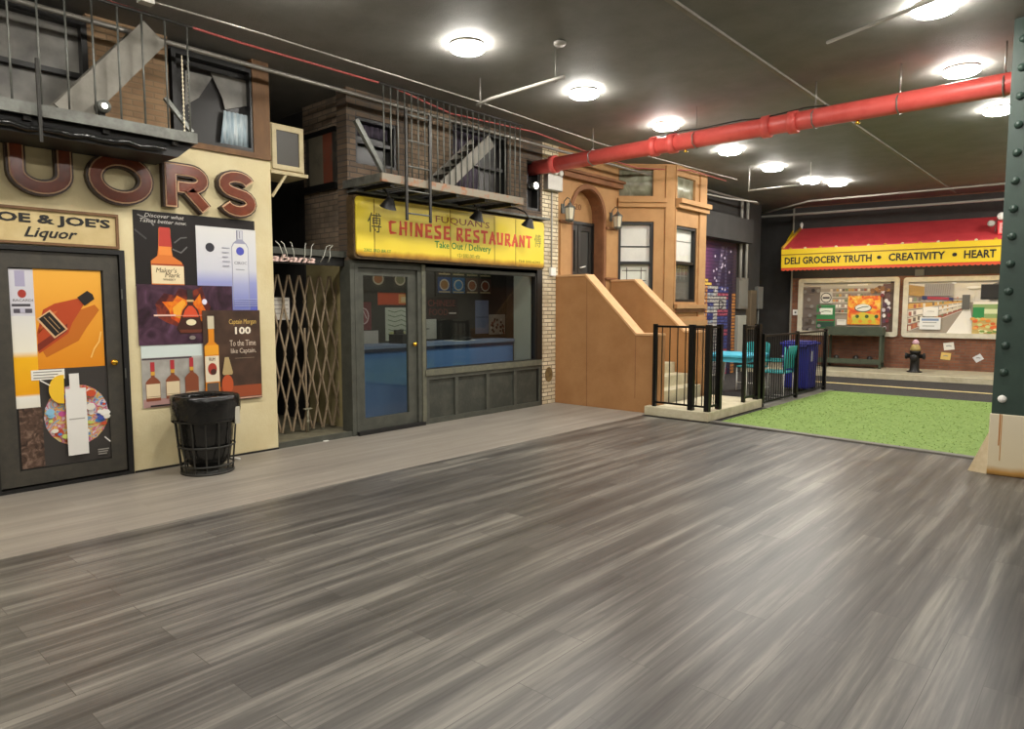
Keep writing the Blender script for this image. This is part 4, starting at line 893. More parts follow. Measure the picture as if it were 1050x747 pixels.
# emergency light
em = thing('emergency_light', (.05, 8.55, 3.38), 'grey emergency light box with white heads on the pale pier', 'emergency light')
MB(W).box(8.37, 8.74, 3.36, 3.60, 0, .1, M['pipe_grey']).build('box', em, bevel=.01)
for y in (8.44, 8.57, 8.70): MB(W).lathe([(.02, -.05), (.045, -.02), (.045, .02)], (y, 3.645, .09), M['led_white'], 14, 2).build('lamp_head', em)
q = thing('wall_conduit', (.02, 8.56, 2.05), 'white conduit down the pale pier to a switch box', 'conduit')
MB(W).tube([(8.57, 2.16, .015), (8.57, 3.36, .015)], .012, M['pipe_white'], 8).build('conduit_run', q); MB(W).box(8.52, 8.64, 2.04, 2.17, 0, .05, M['white']).build('switch_box', q, bevel=.005)

# ================================================================== BROWNSTONE
# facade with arched doorway
ay0, ay1, spr = 9.12, 10.02, 3.08
ac_, ar = (ay0+ay1)/2, (ay1-ay0)/2
pts = [(8.75, 0), (8.75, 4.08), (10.47, 4.08), (10.47, 0), (ay1, 0), (ay1, spr)] + arc(ac_, spr, ar, ar, 0, 180, 18)[1:-1] + [(ay0, spr), (ay0, 0)]
MB(W).prism(pts, -.22, 0, M['stucco2']).build('wall_brownstone', label='tan brownstone wall around the arched doorway', kind='structure')
MB().box(-.6, -.3, 8.75, 10.6, 0, 4.08, M['dark_wall']).build('wall_brownstone_rear', kind='structure')
q = MB(W); q.ribbon([(ay1+.035, 1.0), (ay1+.035, spr)] + arc(ac_, spr, ar+.035, ar+.035, 0, 180, 18)[1:-1] + [(ay0-.035, spr), (ay0-.035, 1.0)], .07, -.0, .02, M['stucco_dark']); q.build('trim_18', label='dark arch moulding around the doorway', kind='structure')
q = MB(W); q.ribbon([(ay1-.006, 1.0), (ay1-.006, spr)] + arc(ac_, spr, ar-.006, ar-.006, 0, 180, 18)[1:-1] + [(ay0+.006, spr), (ay0+.006, 1.0)], .012, -.22, -.001, M['stucco_dark']); q.build('trim_19', label='dark brown reveal inside the arch', kind='structure')
q = MB(W); q.prism([(ay0, 3.0), (ay1, 3.0), (ay1, spr)] + arc(ac_, spr, ar, ar, 0, 180, 18)[1:-1] + [(ay0, spr)], -.26, -.22, M['stucco2']); q.text('20', ac_-.08, ac_+.1, 3.2, 3.3, -.22, -.215, M['stucco_dark']); q.build('door_tympanum', label='tan stone tympanum with house number above the door', cat='panel')
d = thing('door_3', (-.25, ac_, 1.15), 'dark brownstone entrance door under the arch', 'door', kind='structure')
MB(W).frame(ay0, ay1, 1.15, 3.0, -.26, -.18, .05, M['black_window']).build('door_frame', d)
for k, (a0, a1) in enumerate(((ay0+.05, ac_-.01), (ac_+.01, ay1-.05))):
    lf = MB(W).wall(a0, a1, 1.16, 2.95, -.25, -.21, [(a0+.07, a1-.07, 1.35, 2.05), (a0+.07, a1-.07, 2.15, 2.85)], C('#34322f', .35)).build('door_leaf', d)
    MB(W).box(a0+.06, a1-.06, 1.34, 2.86, -.24, -.235, C('#4a4a48', .15)).build('pane', d)
MB(W).tube([(ac_+.05, 2.22, -.19), (ac_+.2, 2.25, -.19)], .012, M['led_white'], 8).build('push_bar', d)
for a0, a1, l in ((8.78, 9.07, 'raised tan stone panel between pale pier and arched doorway'), (10.09, 10.42, 'raised tan stone panel between arched doorway and bay window')):
    t = thing('wall_panel', (0, (a0+a1)/2, 2.06), l, 'panel')
    MB(W).box(a0, a1, 2.06, 2.90, 0, .03, M['stucco2']).build('slab', t, bevel=.012); MB(W).box(a0-.02, a1+.02, 2.90, 2.94, 0, .05, M['stucco_dark']).build('cap', t); MB(W).box(a0-.02, a1+.02, 2.03, 2.06, 0, .045, M['stucco_dark']).build('ledge', t)
q = MB(W); q.prism([(8.75, 3.62), (8.75, 3.70), (10.47, 3.70), (10.47, 3.62)], 0, .12, M['stucco_dark']); q.prism([(8.75, 3.70), (8.75, 3.74), (10.47, 3.74), (10.47, 3.70)], 0, .17, M['stucco_dark']); q.build('trim_20', label='brown cornice band over the doorway', kind='structure')
# lanterns
def lantern(y, l, first=None):
    if first: return dup(first, (.15, y, 2.92), l)
    t = thing('wall_lantern', (.15, y, 2.92), l, 'lantern', 'lanterns either side of the arch'); c = (y, 2.92, .15)
    MB(W).box(y-.04, y+.04, 3.05, 3.2, 0, .02, M['grey_iron']).build('wall_plate', t)
    MB(W).tube([(y, 3.12, .01), (y, 3.24, .04), (y, 3.29, .1), (y, 3.26, .15), (y, 3.2, .15)], .009, M['grey_iron'], 8).build('arm', t)
    MB(W).lathe([(.01, .29), (.03, .27), (.04, .25), (.095, .215), (.1, .2)], c, M['grey_iron'], 6, 1, False).build('cap', t)
    MB(W).lathe([(.065, .02), (.082, .2)], c, M['lantern_glass'], 6, 1, False).build('glass', t)
    q = MB(W)
    for i in range(6):
        a = 2*PI*i/6; q.tube([(y + .067*math.sin(a), 2.94, .15 + .067*math.cos(a)), (y + .084*math.sin(a), 3.12, .15 + .084*math.cos(a))], .006, M['grey_iron'], 5)
    q.build('cage', t); MB(W).lathe([(.03, -.03), (.075, 0), (.075, .02)], c, M['grey_iron'], 6, 1, False).build('base', t)
    return t
l1 = lantern(8.86, 'black wall lantern between pale pier and brownstone arch'); lantern(10.25, 'black wall lantern between brownstone arch and bay window', l1)
# bay window
B1 = FR((0, 10.47, 0), (1, 1, 0)); B2 = FR((.73, 11.2, 0), (0, 1, 0)); B3 = FR((.73, 12.4, 0), (-1, 1, 0))
bay = thing('bay_window', (.4, 11.5, 0), 'tan brownstone bay window projecting beyond the stoop', 'bay window', kind='thing')
MB(B1).wall(0, 1.032, 0, 4.08, -.15, 0, [(.02, .66, 1.6, 3.07), (.0201, .64, 3.52, 3.98)], M['stucco2']).build('side_wall', bay)
MB(B2).wall(0, 1.2, 0, 4.08, -.15, 0, [(.04, .88, 1.64, 3.02), (.08, .78, 3.50, 3.9)], M['stucco2']).build('front_wall', bay)
MB(B3).wall(0, 1.032, 0, 4.08, -.15, 0, [], M['stucco2']).build('side_wall', bay)
def sash(F, a0, a1, b0, b1, mid, blind0, k):
    w = MB(F).frame(a0, a1, b0, b1, -.12, -.02, .05, M['black_window']).build('window_frame', bay)
    MB(F).box(a0+.05, a1-.05, mid-.025, mid+.025, -.1, -.03, M['black_window']).build('meeting_rail', w)
    MB(F).box(a0+.04, a1-.04, b0+.04, b1-.04, -.085, -.079, M['glass_clear']).build('pane', w)
    MB(F).box(a0+.04, a1-.04, blind0, b1-.05, -.105, -.095, M['blind']).build('blind', w)
    MB(F).box(a0+.03, a1-.03, b0+.03, b1, -.3, -.25, C('#77746c', .7)).build('room_backing', w)
    return w
w = sash(B1, .02, .66, 1.6, 3.07, 2.34, 2.35, 0)
MB(B1).box(.07, .61, 2.62, 2.645, -.095, -.088, M['black_window']).build('blind_bar', w)
MB(B1).box(.07, .61, 1.65, 2.34, -.125, -.115, C('#dcdfd2', .6)).build('lower_screen', w)
for z in (2.02, 2.2): MB(B1).box(.12, .56, z, z+.012, -.115, -.108, C('#4a4a46')).build('grille_bar', w)
for a in (.2, .46): MB(B1).box(a, a+.012, 1.7, 2.26, -.115, -.108, C('#4a4a46')).build('grille_bar', w)
w = sash(B2, .04, .88, 1.64, 3.02, 2.36, 2.38, 1)
MB(B2).box(.09, .83, 2.75, 2.765, -.095, -.09, C('#8a8a82')).build('blind_bar', w)
MB(B2).box(.09, .83, 1.69, 2.35, -.125, -.115, C('#5a5852', .4)).build('lower_screen', w)
for z in (2.12, 2.24): MB(B2).box(.2, .72, z, z+.01, -.115, -.108, C('#8f8f88')).build('grille_bar', w)
for a in (.3, .45, .6): MB(B2).box(a, a+.012, 2.06, 2.3, -.115, -.108, C('#8f8f88')).build('grille_bar', w)
for F, r in ((B1, (.0201, .64, 3.52, 3.98)), (B2, (.08, .78, 3.50, 3.9))):
    q = MB(F); curtain(q, (r[0], r[1], r[3]), (r[0], r[1], r[2]), -.05, M['sheet'], amp=.006, waves=3).build('plastic_sheet', bay, label='milky plastic sheet closing the upper opening')
for F, L_, b in ((B1, 1.05, 0), (B2, 1.2, 1)):
    q = MB(F); q.box(0, L_ - (.18 if not b else 0), 3.32, 3.40, 0, .05 + .04*b, M['stucco2']); q.box(0, L_ - (.18 if not b else 0), 3.40, 3.48, 0, .08 + .06*b, M['stucco2']); q.build('cornice', bay)
    q = MB(F); q.box(0, L_ - .15*(1-b), 1.52, 1.60, 0, .09, M['stucco2']); q.box(.03, L_ - .18*(1-b)-.03*b, 1.45, 1.52, 0, .05, M['stucco_dark']); q.build('sill', bay)
    q = MB(F); q.box(0, L_, 1.30, 1.37, 0, .06, M['stucco2']); q.box(0, L_, 1.2, 1.30, 0, .1, M['stucco2']); q.box(0, L_, 1.12, 1.2, 0, .05, M['stucco_dark']); q.build('base_moulding', bay)
MB(B1).box(.86, 1.03, 0, 4.05, 0, .03, M['stucco2']).build('pilaster', bay); MB(B2).box(.93, 1.2, 0, 4.05, 0, .03, M['stucco2']).build('pilaster', bay); MB(B2).box(0, .04, 0, 4.05, 0, .025, M['stucco2']).build('pilaster', bay)
# stoop
st = thing('stoop', (.9, 9.5, 0), 'orange brown stoop with two sloped cheek walls and pale steps', 'stoop')
prof = [(0, 0), (1.87, 0), (1.87, 1.14), (1.5, 1.14), (.58, 2.03), (0, 2.03)]
for y0 in (8.7, 10.25):
    F = FR((0, y0, 0), (1, 0, 0)); pr = prof if y0 < 9 else [(0.02, 0), (1.75, 0), (1.75, 1.14), (1.46, 1.14), (.50, 2.0), (0.02, 2.0)]
    MB(F).prism(pr, -.2, 0, M['stucco']).build('cheek_wall', st)
    q = MB(F); k = pr; q.ribbon([(k[2][0], 1.15), (k[3][0]+.005, 1.15), (k[4][0]+.005, k[4][1]+.012), (0.02, k[4][1]+.012)], .03, -.215, .015, M['coping']); q.build('coping', st)
    if y0 < 9:
        q = MB(F); q.prism([(.62, .0), (.605, 1.98), (.615, 1.98), (.63, 0)], 0, .001, M['stucco_dark']); q.prism([(1.49, .2), (1.49, 1.12), (1.5, 1.12), (1.5, .2)], 0, .001, M['stucco_dark']); q.build('plaster_seam', st)
for i in range(6):
    x1 = 1.78 - .235 * i; z0 = .13 + .17 * i
    MB().box(.03 if i == 5 else x1-.26, x1, 8.9, 10.25, .0 if i == 0 else z0-.04, z0+.17, M['concrete']).build('step', st, bevel=.008)
q = MB(); pl = [(1.745, 8.55), (2.73, 8.55), (2.73, 10.4), (1.88, 10.4), (1.88, 8.702), (1.745, 8.702)]
q.prism(pl, 0, .13, M['concrete']); q.build('landing_slab', st, bevel=.01)

# ================================================================== FENCES
def fence_x(name, loc, label, y, posts, pick, x0, x1, zb, zt):
    t = thing(name, loc, label, 'fence'); 
    for x, w in posts: MB().box(x-w/2, x+w/2, y-w/2, y+w/2, zb, zt+.02, M['fence']).build('post', t)
    MB().box(x0, x1, y-.012, y+.012, zt-.03, zt, M['fence']).build('top_rail', t); MB().box(x0, x1, y-.012, y+.012, zb+.05, zb+.075, M['fence']).build('bottom_rail', t)
    for x in pick: MB().box(x-.0055, x+.0055, y-.0055, y+.0055, zb+.07, zt-.02, M['fence']).build('picket', t)
    return t
fence_x('iron_fence', (2.3, 8.64, .13), 'black iron fence panel across the front of the landing slab', 8.62, ((1.87, .05), (2.44, .075)), [1.98, 2.1, 2.22, 2.34, 2.52, 2.6], 1.87, 2.66, .13, 1.29)
def fence_y(name, label, x, y0, y1, posts, step, zb, zt, pw=.055):
    t = thing(name, (x, (y0+y1)/2, zb), label, 'fence')
    for y, w in posts: MB().box(x-w/2, x+w/2, y-w/2, y+w/2, zb, zt+.02, M['fence']).build('post', t)
    MB().box(x-.016, x+.016, y0, y1, zt-.03, zt, M['fence']).build('top_rail', t); MB().box(x-.012, x+.012, y0, y1, zb+.05, zb+.075, M['fence']).build('bottom_rail', t)
    y = y0 + step
    while y < y1 - .02:
        MB().box(x-.0055, x+.0055, y-.0055, y+.0055, zb+.07, zt-.02, M['fence']).build('picket', t); y += step
    return t
fence_y('iron_fence', 'short black iron fence panel along side of the landing slab', 2.68, 8.62, 8.98, ((8.62, .07), (8.96, .07)), .06, .13, 1.29)
gate = fence_y('iron_gate', 'black iron gate panel standing open on the landing slab', 2.66, 9.85, 10.36, ((9.85, .05), (10.34, .085)), .07, .13, 1.27)
fence_y('iron_fence', 'long black iron fence run along the edge of the grass', 2.7, 10.44, 13.45, ((10.46, .05), (11.93, .05), (13.42, .06)), .1, 0, 1.12)
# patio furniture
tb = thing('patio_table', (1.75, 11.55, 0), 'light blue patio table with white splayed legs', 'table')
MB().box(1.32, 2.2, 11.1, 12.0, .69, .74, M['cyan']).build('tabletop', tb, bevel=.012); q = MB(); q.box(1.37, 2.15, 11.14, 11.17, .61, .69, M['cyan']); q.box(1.37, 2.15, 11.93, 11.96, .61, .69, M['cyan']); q.box(1.37, 1.4, 11.17, 11.93, .61, .69, M['cyan']); q.box(2.12, 2.15, 11.17, 11.93, .61, .69, M['cyan']); q.build('apron', tb)
for sx in (-1, 1):
    for sy in (-1, 1): MB().tube([(1.76+sx*.33, 11.55+sy*.34, .64), (1.76+sx*.42, 11.55+sy*.42, 0)], .03, M['white'], 8).build('leg', tb)
def chair(x, y, rz, l, first=None):
    if first: return dup(first, (x, y, 0), l, rz)
    t = thing('patio_chair', (0, 0, 0), l, 'chair', 'teal chairs round the blue table')
    LOC[t] = Vector((0, 0, 0))
    MB().box(-.22, .22, -.22, .22, .43, .46, M['teal']).build('seat', t, bevel=.012)
    F = FR((0, .2, .46), (1, 0, 0)); q = MB(F @ Matrix.Rotation(math.radians(-8), 4, 'X')); q.rbox(-.21, .21, .06, .44, -.025, 0, .06, M['teal']); q.build('backrest', t)
    for sx in (-1, 1):
        MB().tube([(sx*.21, .2, .44), (sx*.21, .2, .012), (sx*.21, -.2, .012), (sx*.21, -.2, .44)], .013, M['white'], 8).build('side_frame', t)
        MB().tube([(sx*.2, .2, .44), (sx*.2, .22, .88)], .016, M['teal'], 8).build('back_post', t)
        MB().box(sx*.21-.025, sx*.21+.025, -.2, .17, .63, .655, M['teal']).build('armrest', t)
    MB().tube([(-.21, -.2, .15), (.21, -.2, .15)], .01, M['white'], 6).build('stretcher', t)
    t.location = (x, y, 0); t.rotation_euler = (0, 0, rz); LOC[t] = Vector((x, y, 0))
    return t
c1 = chair(1.72, 12.45, 0, 'teal patio chair directly behind the blue table'); chair(2.43, 11.75, -PI/2, 'teal patio chair between the blue table and the long fence', c1); chair(1.06, 11.5, PI/2, 'teal patio chair at bay window end of the blue table', c1)
# blue wheelie bin
bn = thing('recycling_bin', (2.3, 13.1, 0), 'tall blue lidded recycling bin behind the black fence', 'bin')
q = MB()
def taper(mb, x0, x1, y0, y1, z0, z1, k, m):
    cx, cy = (x0+x1)/2, (y0+y1)/2
    def P(s): return [(cx+(x0-cx)*s, cy+(y0-cy)*s), (cx+(x1-cx)*s, cy+(y0-cy)*s), (cx+(x1-cx)*s, cy+(y1-cy)*s), (cx+(x0-cx)*s, cy+(y1-cy)*s)]
    vs = [(a, b, z0) for a, b in P(k)] + [(a, b, z1) for a, b in P(1)]
    return mb.add(vs, [(3, 2, 1, 0), (4, 5, 6, 7)] + [(i, (i+1) % 4, 4+(i+1) % 4, 4+i) for i in range(4)], m)
taper(q, 2.1, 2.6, 12.85, 13.4, .04, .85, .88, M['bin_blue']).build('bin_body', bn, bevel=.03)
q = MB(); q.box(2.07, 2.63, 12.8, 13.43, .85, .89, M['bin_blue']); q.box(2.12, 2.58, 12.86, 13.38, .89, .92, M['bin_blue']); q.build('lid', bn, bevel=.02); lid_ = kids(bn)[-1]
MB().tube([(2.14, 12.79, .83), (2.56, 12.79, .83)], .018, M['bin_blue'], 8).build('handle', lid_)
for x in (2.17, 2.53): MB().lathe([(.09, -.03), (.1, -.02), (.1, .02), (.09, .03)], (x, 13.33, .1), M['dark'], 16, 0).build('wheel', bn)
q = MB(); q.box(2.58, 2.596, 13.0, 13.1, .55, .75, C('#c9cbe0')); q.build('sticker', bn)
q = MB(); q.box(2.1, 2.2, 12.845, 12.853, .62, .65, C('#a9aedb')); q.box(2.3, 2.38, 12.845, 12.853, .6, .63, C('#a9aedb')); q.box(2.12, 2.34, 12.86, 12.872, .45, .465, C('#8f95c9')); q.build('emblem', bn)

# ================================================================== MURAL WALL AND ELECTRICS
MB(W).box(13.1, 17.0, 0, 4.08, -.35, -.03, M['dark_wall']).build('wall_street_left', label='dark wall behind the mural shutter', kind='structure')
MB(W).box(13.1, 15.75, 3.02, 3.55, -.03, .3, M['dark_wall']).build('trim_21', label='dark boxed soffit above the mural shutter', kind='structure')
ms = thing('mural_shutter', (0, 14.4, 0), 'roller shutter painted with a night subway and skyline mural', 'shutter')
purple = rampmat('sky_mural', 'Y', 13.4, 15.4, [(0, '#b04a74'), (.2, '#7a3f70'), (.5, '#3a2c50'), (1, '#211e34')], .5, .25, 3)
q = MB(W); z = 0.0; k = 0
while z < 3.0:
    q.prism([(13.1, z), (15.5, z), (15.5, z+.062), (13.1, z+.062)], -.03, .012, purple); z += .075
q.box(13.1, 15.5, 0, 3.02, -.03, 0, C('#4a3a58', .6)); q.build('shutter_curtain', ms)
q = MB(W); tm = blotchmat('mural_train', ['#2c3c86', '#5c6cae', '#c9c6c0', '#d98a3a'], 5, .5, 5, 1)
z = 0; rm = random.Random(11)
bl = lambda n_, c_: blotchmat('mural_' + n_, c_, 9, .6, 5, 1.5, (1, 1, 2))
cols = {'w': bl('white', ['#5a5a66', '#a8a59e', '#d0cdc4']), 'k': C('#26222c'), 'y': bl('yellow', ['#b98a2e', '#e0b84a', '#efd98a']), 'o': bl('orange', ['#7a4a2a', '#b9783c', '#d9a45a']), 'b': bl('blue', ['#1f2452', '#363f7c', '#6a6fa8']), 'r': bl('red', ['#5a2444', '#a04458', '#c97a86']), 'g': bl('grey', ['#5f6878', '#8f9aa8', '#c0c4c8'])}
while z < 2.9:
    z0, z1 = z + .004, z + .058
    if z < 1.95: 
        q.box(13.6, 14.05, z0, z1, .012, .014, cols['o'] if .9 < z else cols['g']); q.box(13.75, 13.95, z0, z1, .0135, .0155, cols['w'] if z < 1.0 or int(z*13) % 2 else cols['k'])
        q.box(14.05, 14.5, z0, z1, .012, .014, (cols['b'], cols['g'], cols['w'])[int(z*29) % 3] if z > .8 else cols['g']); q.box(14.35, 14.55, z0, z1, .0135, .0155, cols['w']); q.box(14.55, 15.1, z0, z1, .012, .014, cols['b'] if int(z*7) % 3 else cols['r'])
    if 1.45 < z < 1.75: q.box(14.5, 15.0, z0, z1, .014, .0165, cols['w'])
    if 1.95 < z < 2.15: q.box(13.6, 14.4-(z-1.95)*2.2, z0, z1, .012, .0145, cols['y'] if z > 2.0 else cols['w'])
    if z > 1.9: q.box(14.45 + (z-1.9)*.25, 14.6 + (z-1.9)*.25, z0, z1, .012, .0145, C('#5c5470')); q.box(14.9, 15.0, z0, z1, .012, .0145, C('#4a4460'))
    q.box(15.32, 15.5, z0, z1, .012, .0145, cols['o'] if z < 1.8 else C('#3a2c3c'))
    z += .075
for i in range(16): q.disc(14.3 + rm.random()*.9, 1.9 + rm.random()*.95, .03, .03, .014, .0175, C('#cfc6d8'), 8)
q.text('D', 14.62, 14.86, 1.5, 1.7, .0165, .018, cols['k']); q.build('mural_paint', ms, label='painted train and bridge figures')
eb = thing('electrical_panel', (0, 15.85, .2), 'grey electrical panels with two vertical conduits beside the mural', 'electrical panel')
MB(W).box(15.62, 16.12, 1.5, 2.24, -.03, .06, M['pipe_grey']).build('panel_box', eb, bevel=.01); MB(W).box(15.6, 16.06, .25, 1.35, -.03, .06, C('#a3a398', .5)).build('panel_box', eb, bevel=.01)
MB(W).box(15.66, 16.08, 1.56, 2.18, .06, .066, C('#7c7a72', .5)).build('panel_door', eb)
for y in (15.65, 15.98): MB(W).tube([(y, 2.2, .05), (y, 3.1, .05), (y, 4.05, .05)], .035, M['pipe_white'], 10).build('conduit', eb)
q = thing('meter_box', (0, 16.4, 1.0), 'brown electrical box right of the grey panels', 'electrical box'); MB(W).box(16.2, 16.55, 1.0, 1.95, -.03, .1, C('#6a5c48', .6)).build('box', q, bevel=.01); MB(W).box(16.24, 16.51, 1.1, 1.88, .1, .106, C('#5c5040', .6)).build('cover', q)
q = thing('meter_box', (0, 16.85, 1.5), 'small grey electrical box at end of the dark wall', 'electrical box'); MB(W).box(16.7, 17.0, 1.5, 2.05, -.03, .08, C('#6c6c66', .5)).build('box', q, bevel=.01); MB(W).tube([(16.85, .9, .02), (16.85, 1.5, .02)], .02, C('#6c6c66', .5), 8).build('conduit', q)

# ================================================================== DELI
MB(DF).box(-.08, 11.4, .1, 4.08, -.4, 0, M['brick_red']).build('wall_deli', label='red brick deli wall across the street', kind='structure')
MB(DF).box(-.08, 11.4, 2.28, 4.05, 0, .02, M['dark_wall']).build('trim_22', label='dark fascia board behind the deli awning', kind='structure')
MB(DF).box(-.1, -.06, .1, 4.05, 0, .03, C('#8a8578')).build('trim_23', label='pale corner edge of the deli wall', kind='structure')
MB().box(-3.4, .42, 18.3, 18.5, -.05, 4.08, M['dark_wall']).build('wall_dark_gap', label='black wall left of the deli', kind='structure')
def deli_window(n_, a0, a1, b0, b1, label, scene_fn):
    w = thing('window_%d' % n_, DF @ Vector(((a0+a1)/2, b0, 0)), label, 'window', kind='structure')
    MB(DF).rring(a0, a1, b0, b1, 0, .07, .07, .11, M['deli_frame']).build('window_frame', w)
    p = Print(a0+.09, a1-.09, b0+.09, b1-.09, 0, C('#a39888'), DF); scene_fn(p, a0+.11, a1-.11, b0+.11, b1-.11); p.build('shop_view', w)
    MB(DF).box(a0+.1, a1-.1, b0+.1, b1-.1, .04, .045, M['glass_clear']).build('pane', w)
snack = [C(x) for x in ('#a8604a', '#d0a052', '#7d8a62', '#e0d6c0', '#96867a', '#c07a50', '#efe6d6', '#6f6256')]
def left_scene(p, a0, a1, b0, b1):
    W_, H = a1-a0, b1-b0; r = random.Random(4)
    p.rect(a0, a1, b1-.14, b1, C('#b9b09e')); p.rect(a0+.5*W_, a0+.72*W_, b1-.08, b1-.04, C('#e3ddcc')); p.rect(a0, a0+.2*W_, b0, b1-.1, C('#6f645c')); p.rect(a0+.88*W_, a1, b0, b1-.05, C('#6a4a44')); p.rect(a0+.96*W_, a1, b0, b1, C('#54402f'))
    for i in range(5):
        z = b1 - .24 - i*.13; p.rect(a0+.3*W_, a0+.75*W_, z, z+.02, C('#d3cbb8'))
        for j in range(13): p.rect(a0+(.31+.034*j)*W_, a0+(.335+.034*j)*W_, z+.025, z+.085, snack[r.randrange(8)])
    for i in range(24): p.oval(a0+r.random()*.2*W_, b0+r.random()*(H-.15), .045, .045, C(r.choice(['#3a3432', '#6a625c', '#8a8680', '#54483f'])), n=8)
    for i in range(16): p.oval(a0+(.88+r.random()*.08)*W_, b0+r.random()*(H-.2), .04, .05, C(r.choice(['#7a2f34', '#c9bfc4', '#5a3c50', '#d8d4d0'])), n=8)
    for i in range(10): p.oval(a0+(.76+r.random()*.2)*W_, b1-.12-r.random()*.14, .05, .04, C(r.choice(['#a3763f', '#8a5f36', '#6a4a30'])), n=8)
def right_scene(p, a0, a1, b0, b1):
    W_, H = a1-a0, b1-b0; r = random.Random(8)
    p.rect(a0, a1, b0+.6*H, b1, C('#dcd6c8')); p.poly([(a0+.37*W_, b0), (a0+.62*W_, b0), (a0+.575*W_, b0+.48*H), (a0+.52*W_, b0+.48*H)], C('#f4f0e4'))
    for k in range(6):
        z0 = b0 + H*(.02+.145*k); z1 = b0 + H*(.46+.05*k)
        if k < 5:
            p.poly([(a0, z0), (a0+.5*W_, z1-.02), (a0+.5*W_, z1+.02), (a0, z0+.12*H)], snack[(k*3) % 8])
            for j in range(11):
                t = (j+.5)/11; x = a0 + t*.48*W_; zz = z0+(z1-z0)*t; hh = .085*H*(1-.6*t); p.rect(x-.022*(1.4-t), x+.022*(1.4-t), zz+.01, zz+.01+hh, snack[r.randrange(8)])
            p.line([(a0, z0), (a0+.5*W_, z1-.02)], .012, C('#e0dacb'))
    p.poly([(a0, b0+.74*H), (a0+.16*W_, b0+.7*H), (a0+.16*W_, b0+.9*H), (a0, b1-.05*H)], C('#b08a4a')); p.rect(a0+.15*W_, a0+.42*W_, b0+.72*H, b0+.96*H, C('#9f9a94'))
    for j in range(12): p.line([(a0+(.16+.02*j)*W_, b0+.74*H), (a0+(.17+.02*j)*W_, b0+.95*H)], .01, C('#7c7872'))
    p.poly([(a0+.13*W_, b0+.66*H), (a0+.42*W_, b0+.63*H), (a0+.42*W_, b0+.69*H), (a0+.13*W_, b0+.73*H)], C('#27305c')); p.poly([(a0+.18*W_, b0+.66*H), (a0+.38*W_, b0+.64*H), (a0+.38*W_, b0+.69*H), (a0+.18*W_, b0+.715*H)], C('#a3343f'))
    p.rect(a0+.5*W_, a0+.57*W_, b0+.46*H, b0+.74*H, C('#5c5a54')); p.oval(a0+.42*W_, b0+.97*H, .05, .018, C('#ffffff')); p.oval(a0+.6*W_, b0+.88*H, .14, .03, C('#f4f2ea')); p.poly([(a0+.68*W_, b0+.88*H), (a1, b0+.95*H), (a1, b1), (a0+.85*W_, b1)], C('#6a6460'))
    p.rect(a0+.62*W_, a0+.74*W_, b0+.6*H, b0+.84*H, C('#cfc9bc')); p.rect(a0+.6*W_, a1, b0+.56*H, b0+.6*H, C('#e9e4d6'))
    p.rect(a0+.6*W_, a1, b0+.3*H, b0+.56*H, C('#8fa86a')); p.rect(a0+.6*W_, a0+.7*W_, b0+.3*H, b0+.5*H, C('#2f8a4a')); p.rect(a0+.7*W_, a1, b0+.38*H, b0+.47*H, C('#d8e0b0')); p.rect(a0+.6*W_, a1, b0, b0+.3*H, C('#c9b06a'))
    for i in range(26): p.oval(a0+(.6+r.random()*.4)*W_, b0+(.1+r.random()*.22)*H, .05, .035, C(r.choice(['#e08a3a', '#e6a552', '#d8c24a', '#c8d08a', '#d96a34'])), n=8)
    for i in range(16): p.oval(a0+(.6+r.random()*.4)*W_, b0+(.02+r.random()*.1)*H, .05, .025, C(r.choice(['#dfe0a8', '#b8c47a', '#e8dca0', '#7a9a4a'])), n=8)
deli_window(7, .1, 2.36, .84, 2.26, 'deli shop window in pale frame behind the produce stall', left_scene)
deli_window(8, 2.44, 4.78, .84, 2.24, 'deli shop window in pale frame behind the fire hydrant', right_scene)
# signs in windows
p = Print(1.26, 1.98, 1.12, 1.82, .048, blotchmat('fiery_print', ['#d8381f', '#e86a24', '#f0b83a', '#f5d98a'], 7, .4, 4, 1), DF); p.oval(1.6, 1.52, .19, .1, C('#4a5a44')); p.oval(1.6, 1.53, .17, .085, C('#e9e7da')); p.line([(1.47, 1.50), (1.6, 1.55), (1.72, 1.56)], .02, C('#4a6a54')); p.poly([(1.35, 1.14), (1.9, 1.14), (1.85, 1.36), (1.6, 1.42), (1.4, 1.33)], C('#d8c43a'))
for i in range(9): p.oval(1.34 + .07*i, 1.2 + .06*(i % 3), .045, .045, C(('#e8922a', '#c8d04a', '#3a5a2c')[i % 3]), n=8)
p.build('snack_poster', label='fiery red and yellow snack poster in the deli window behind the stall', cat='poster')
p = Print(.55, .98, 1.02, 1.60, .048, C('#2f7a44'), DF); p.rect(.62, .92, 1.36, 1.52, C('#e6ecda')); p.line([(.66, 1.43), (.76, 1.45), (.88, 1.44)], .02, C('#5c7a5c')); p.rect(.57, .96, 1.2, 1.24, C('#8a3a34')); p.rect(.57, .96, 1.04, 1.18, C('#274a3a')); p.build('snack_poster', label='green poster with white label in the deli window behind the stall', cat='poster')
p = Print(.62, .9, 1.64, 1.92, .048, C('#c9c4b8'), DF); p.oval(.76, 1.78, .125, .125, C('#2c2a28')); p.oval(.76, 1.78, .105, .105, C('#d6d1c4')); p.rect(.68, .84, 1.75, 1.8, C('#4a4642')); p.build('window_sticker', label='round black and white sticker above the green poster', cat='sticker')
p = Print(1.03, 1.24, 1.1, 1.24, .048, C('#ece8da'), DF); p.rect(1.05, 1.2, 1.2, 1.21, C('#8a867c')); p.build('paper_notice', label='white slip left of the fiery poster', cat='notice')
p = Print(2.86, 3.16, 1.33, 1.55, .05, C('#efece2'), DF); p.tx('OPEN', 2.94, 3.08, 1.43, 1.46, C('#8a867c')); p.build('paper_notice', label='upper white paper in the deli window behind the hydrant', cat='notice')
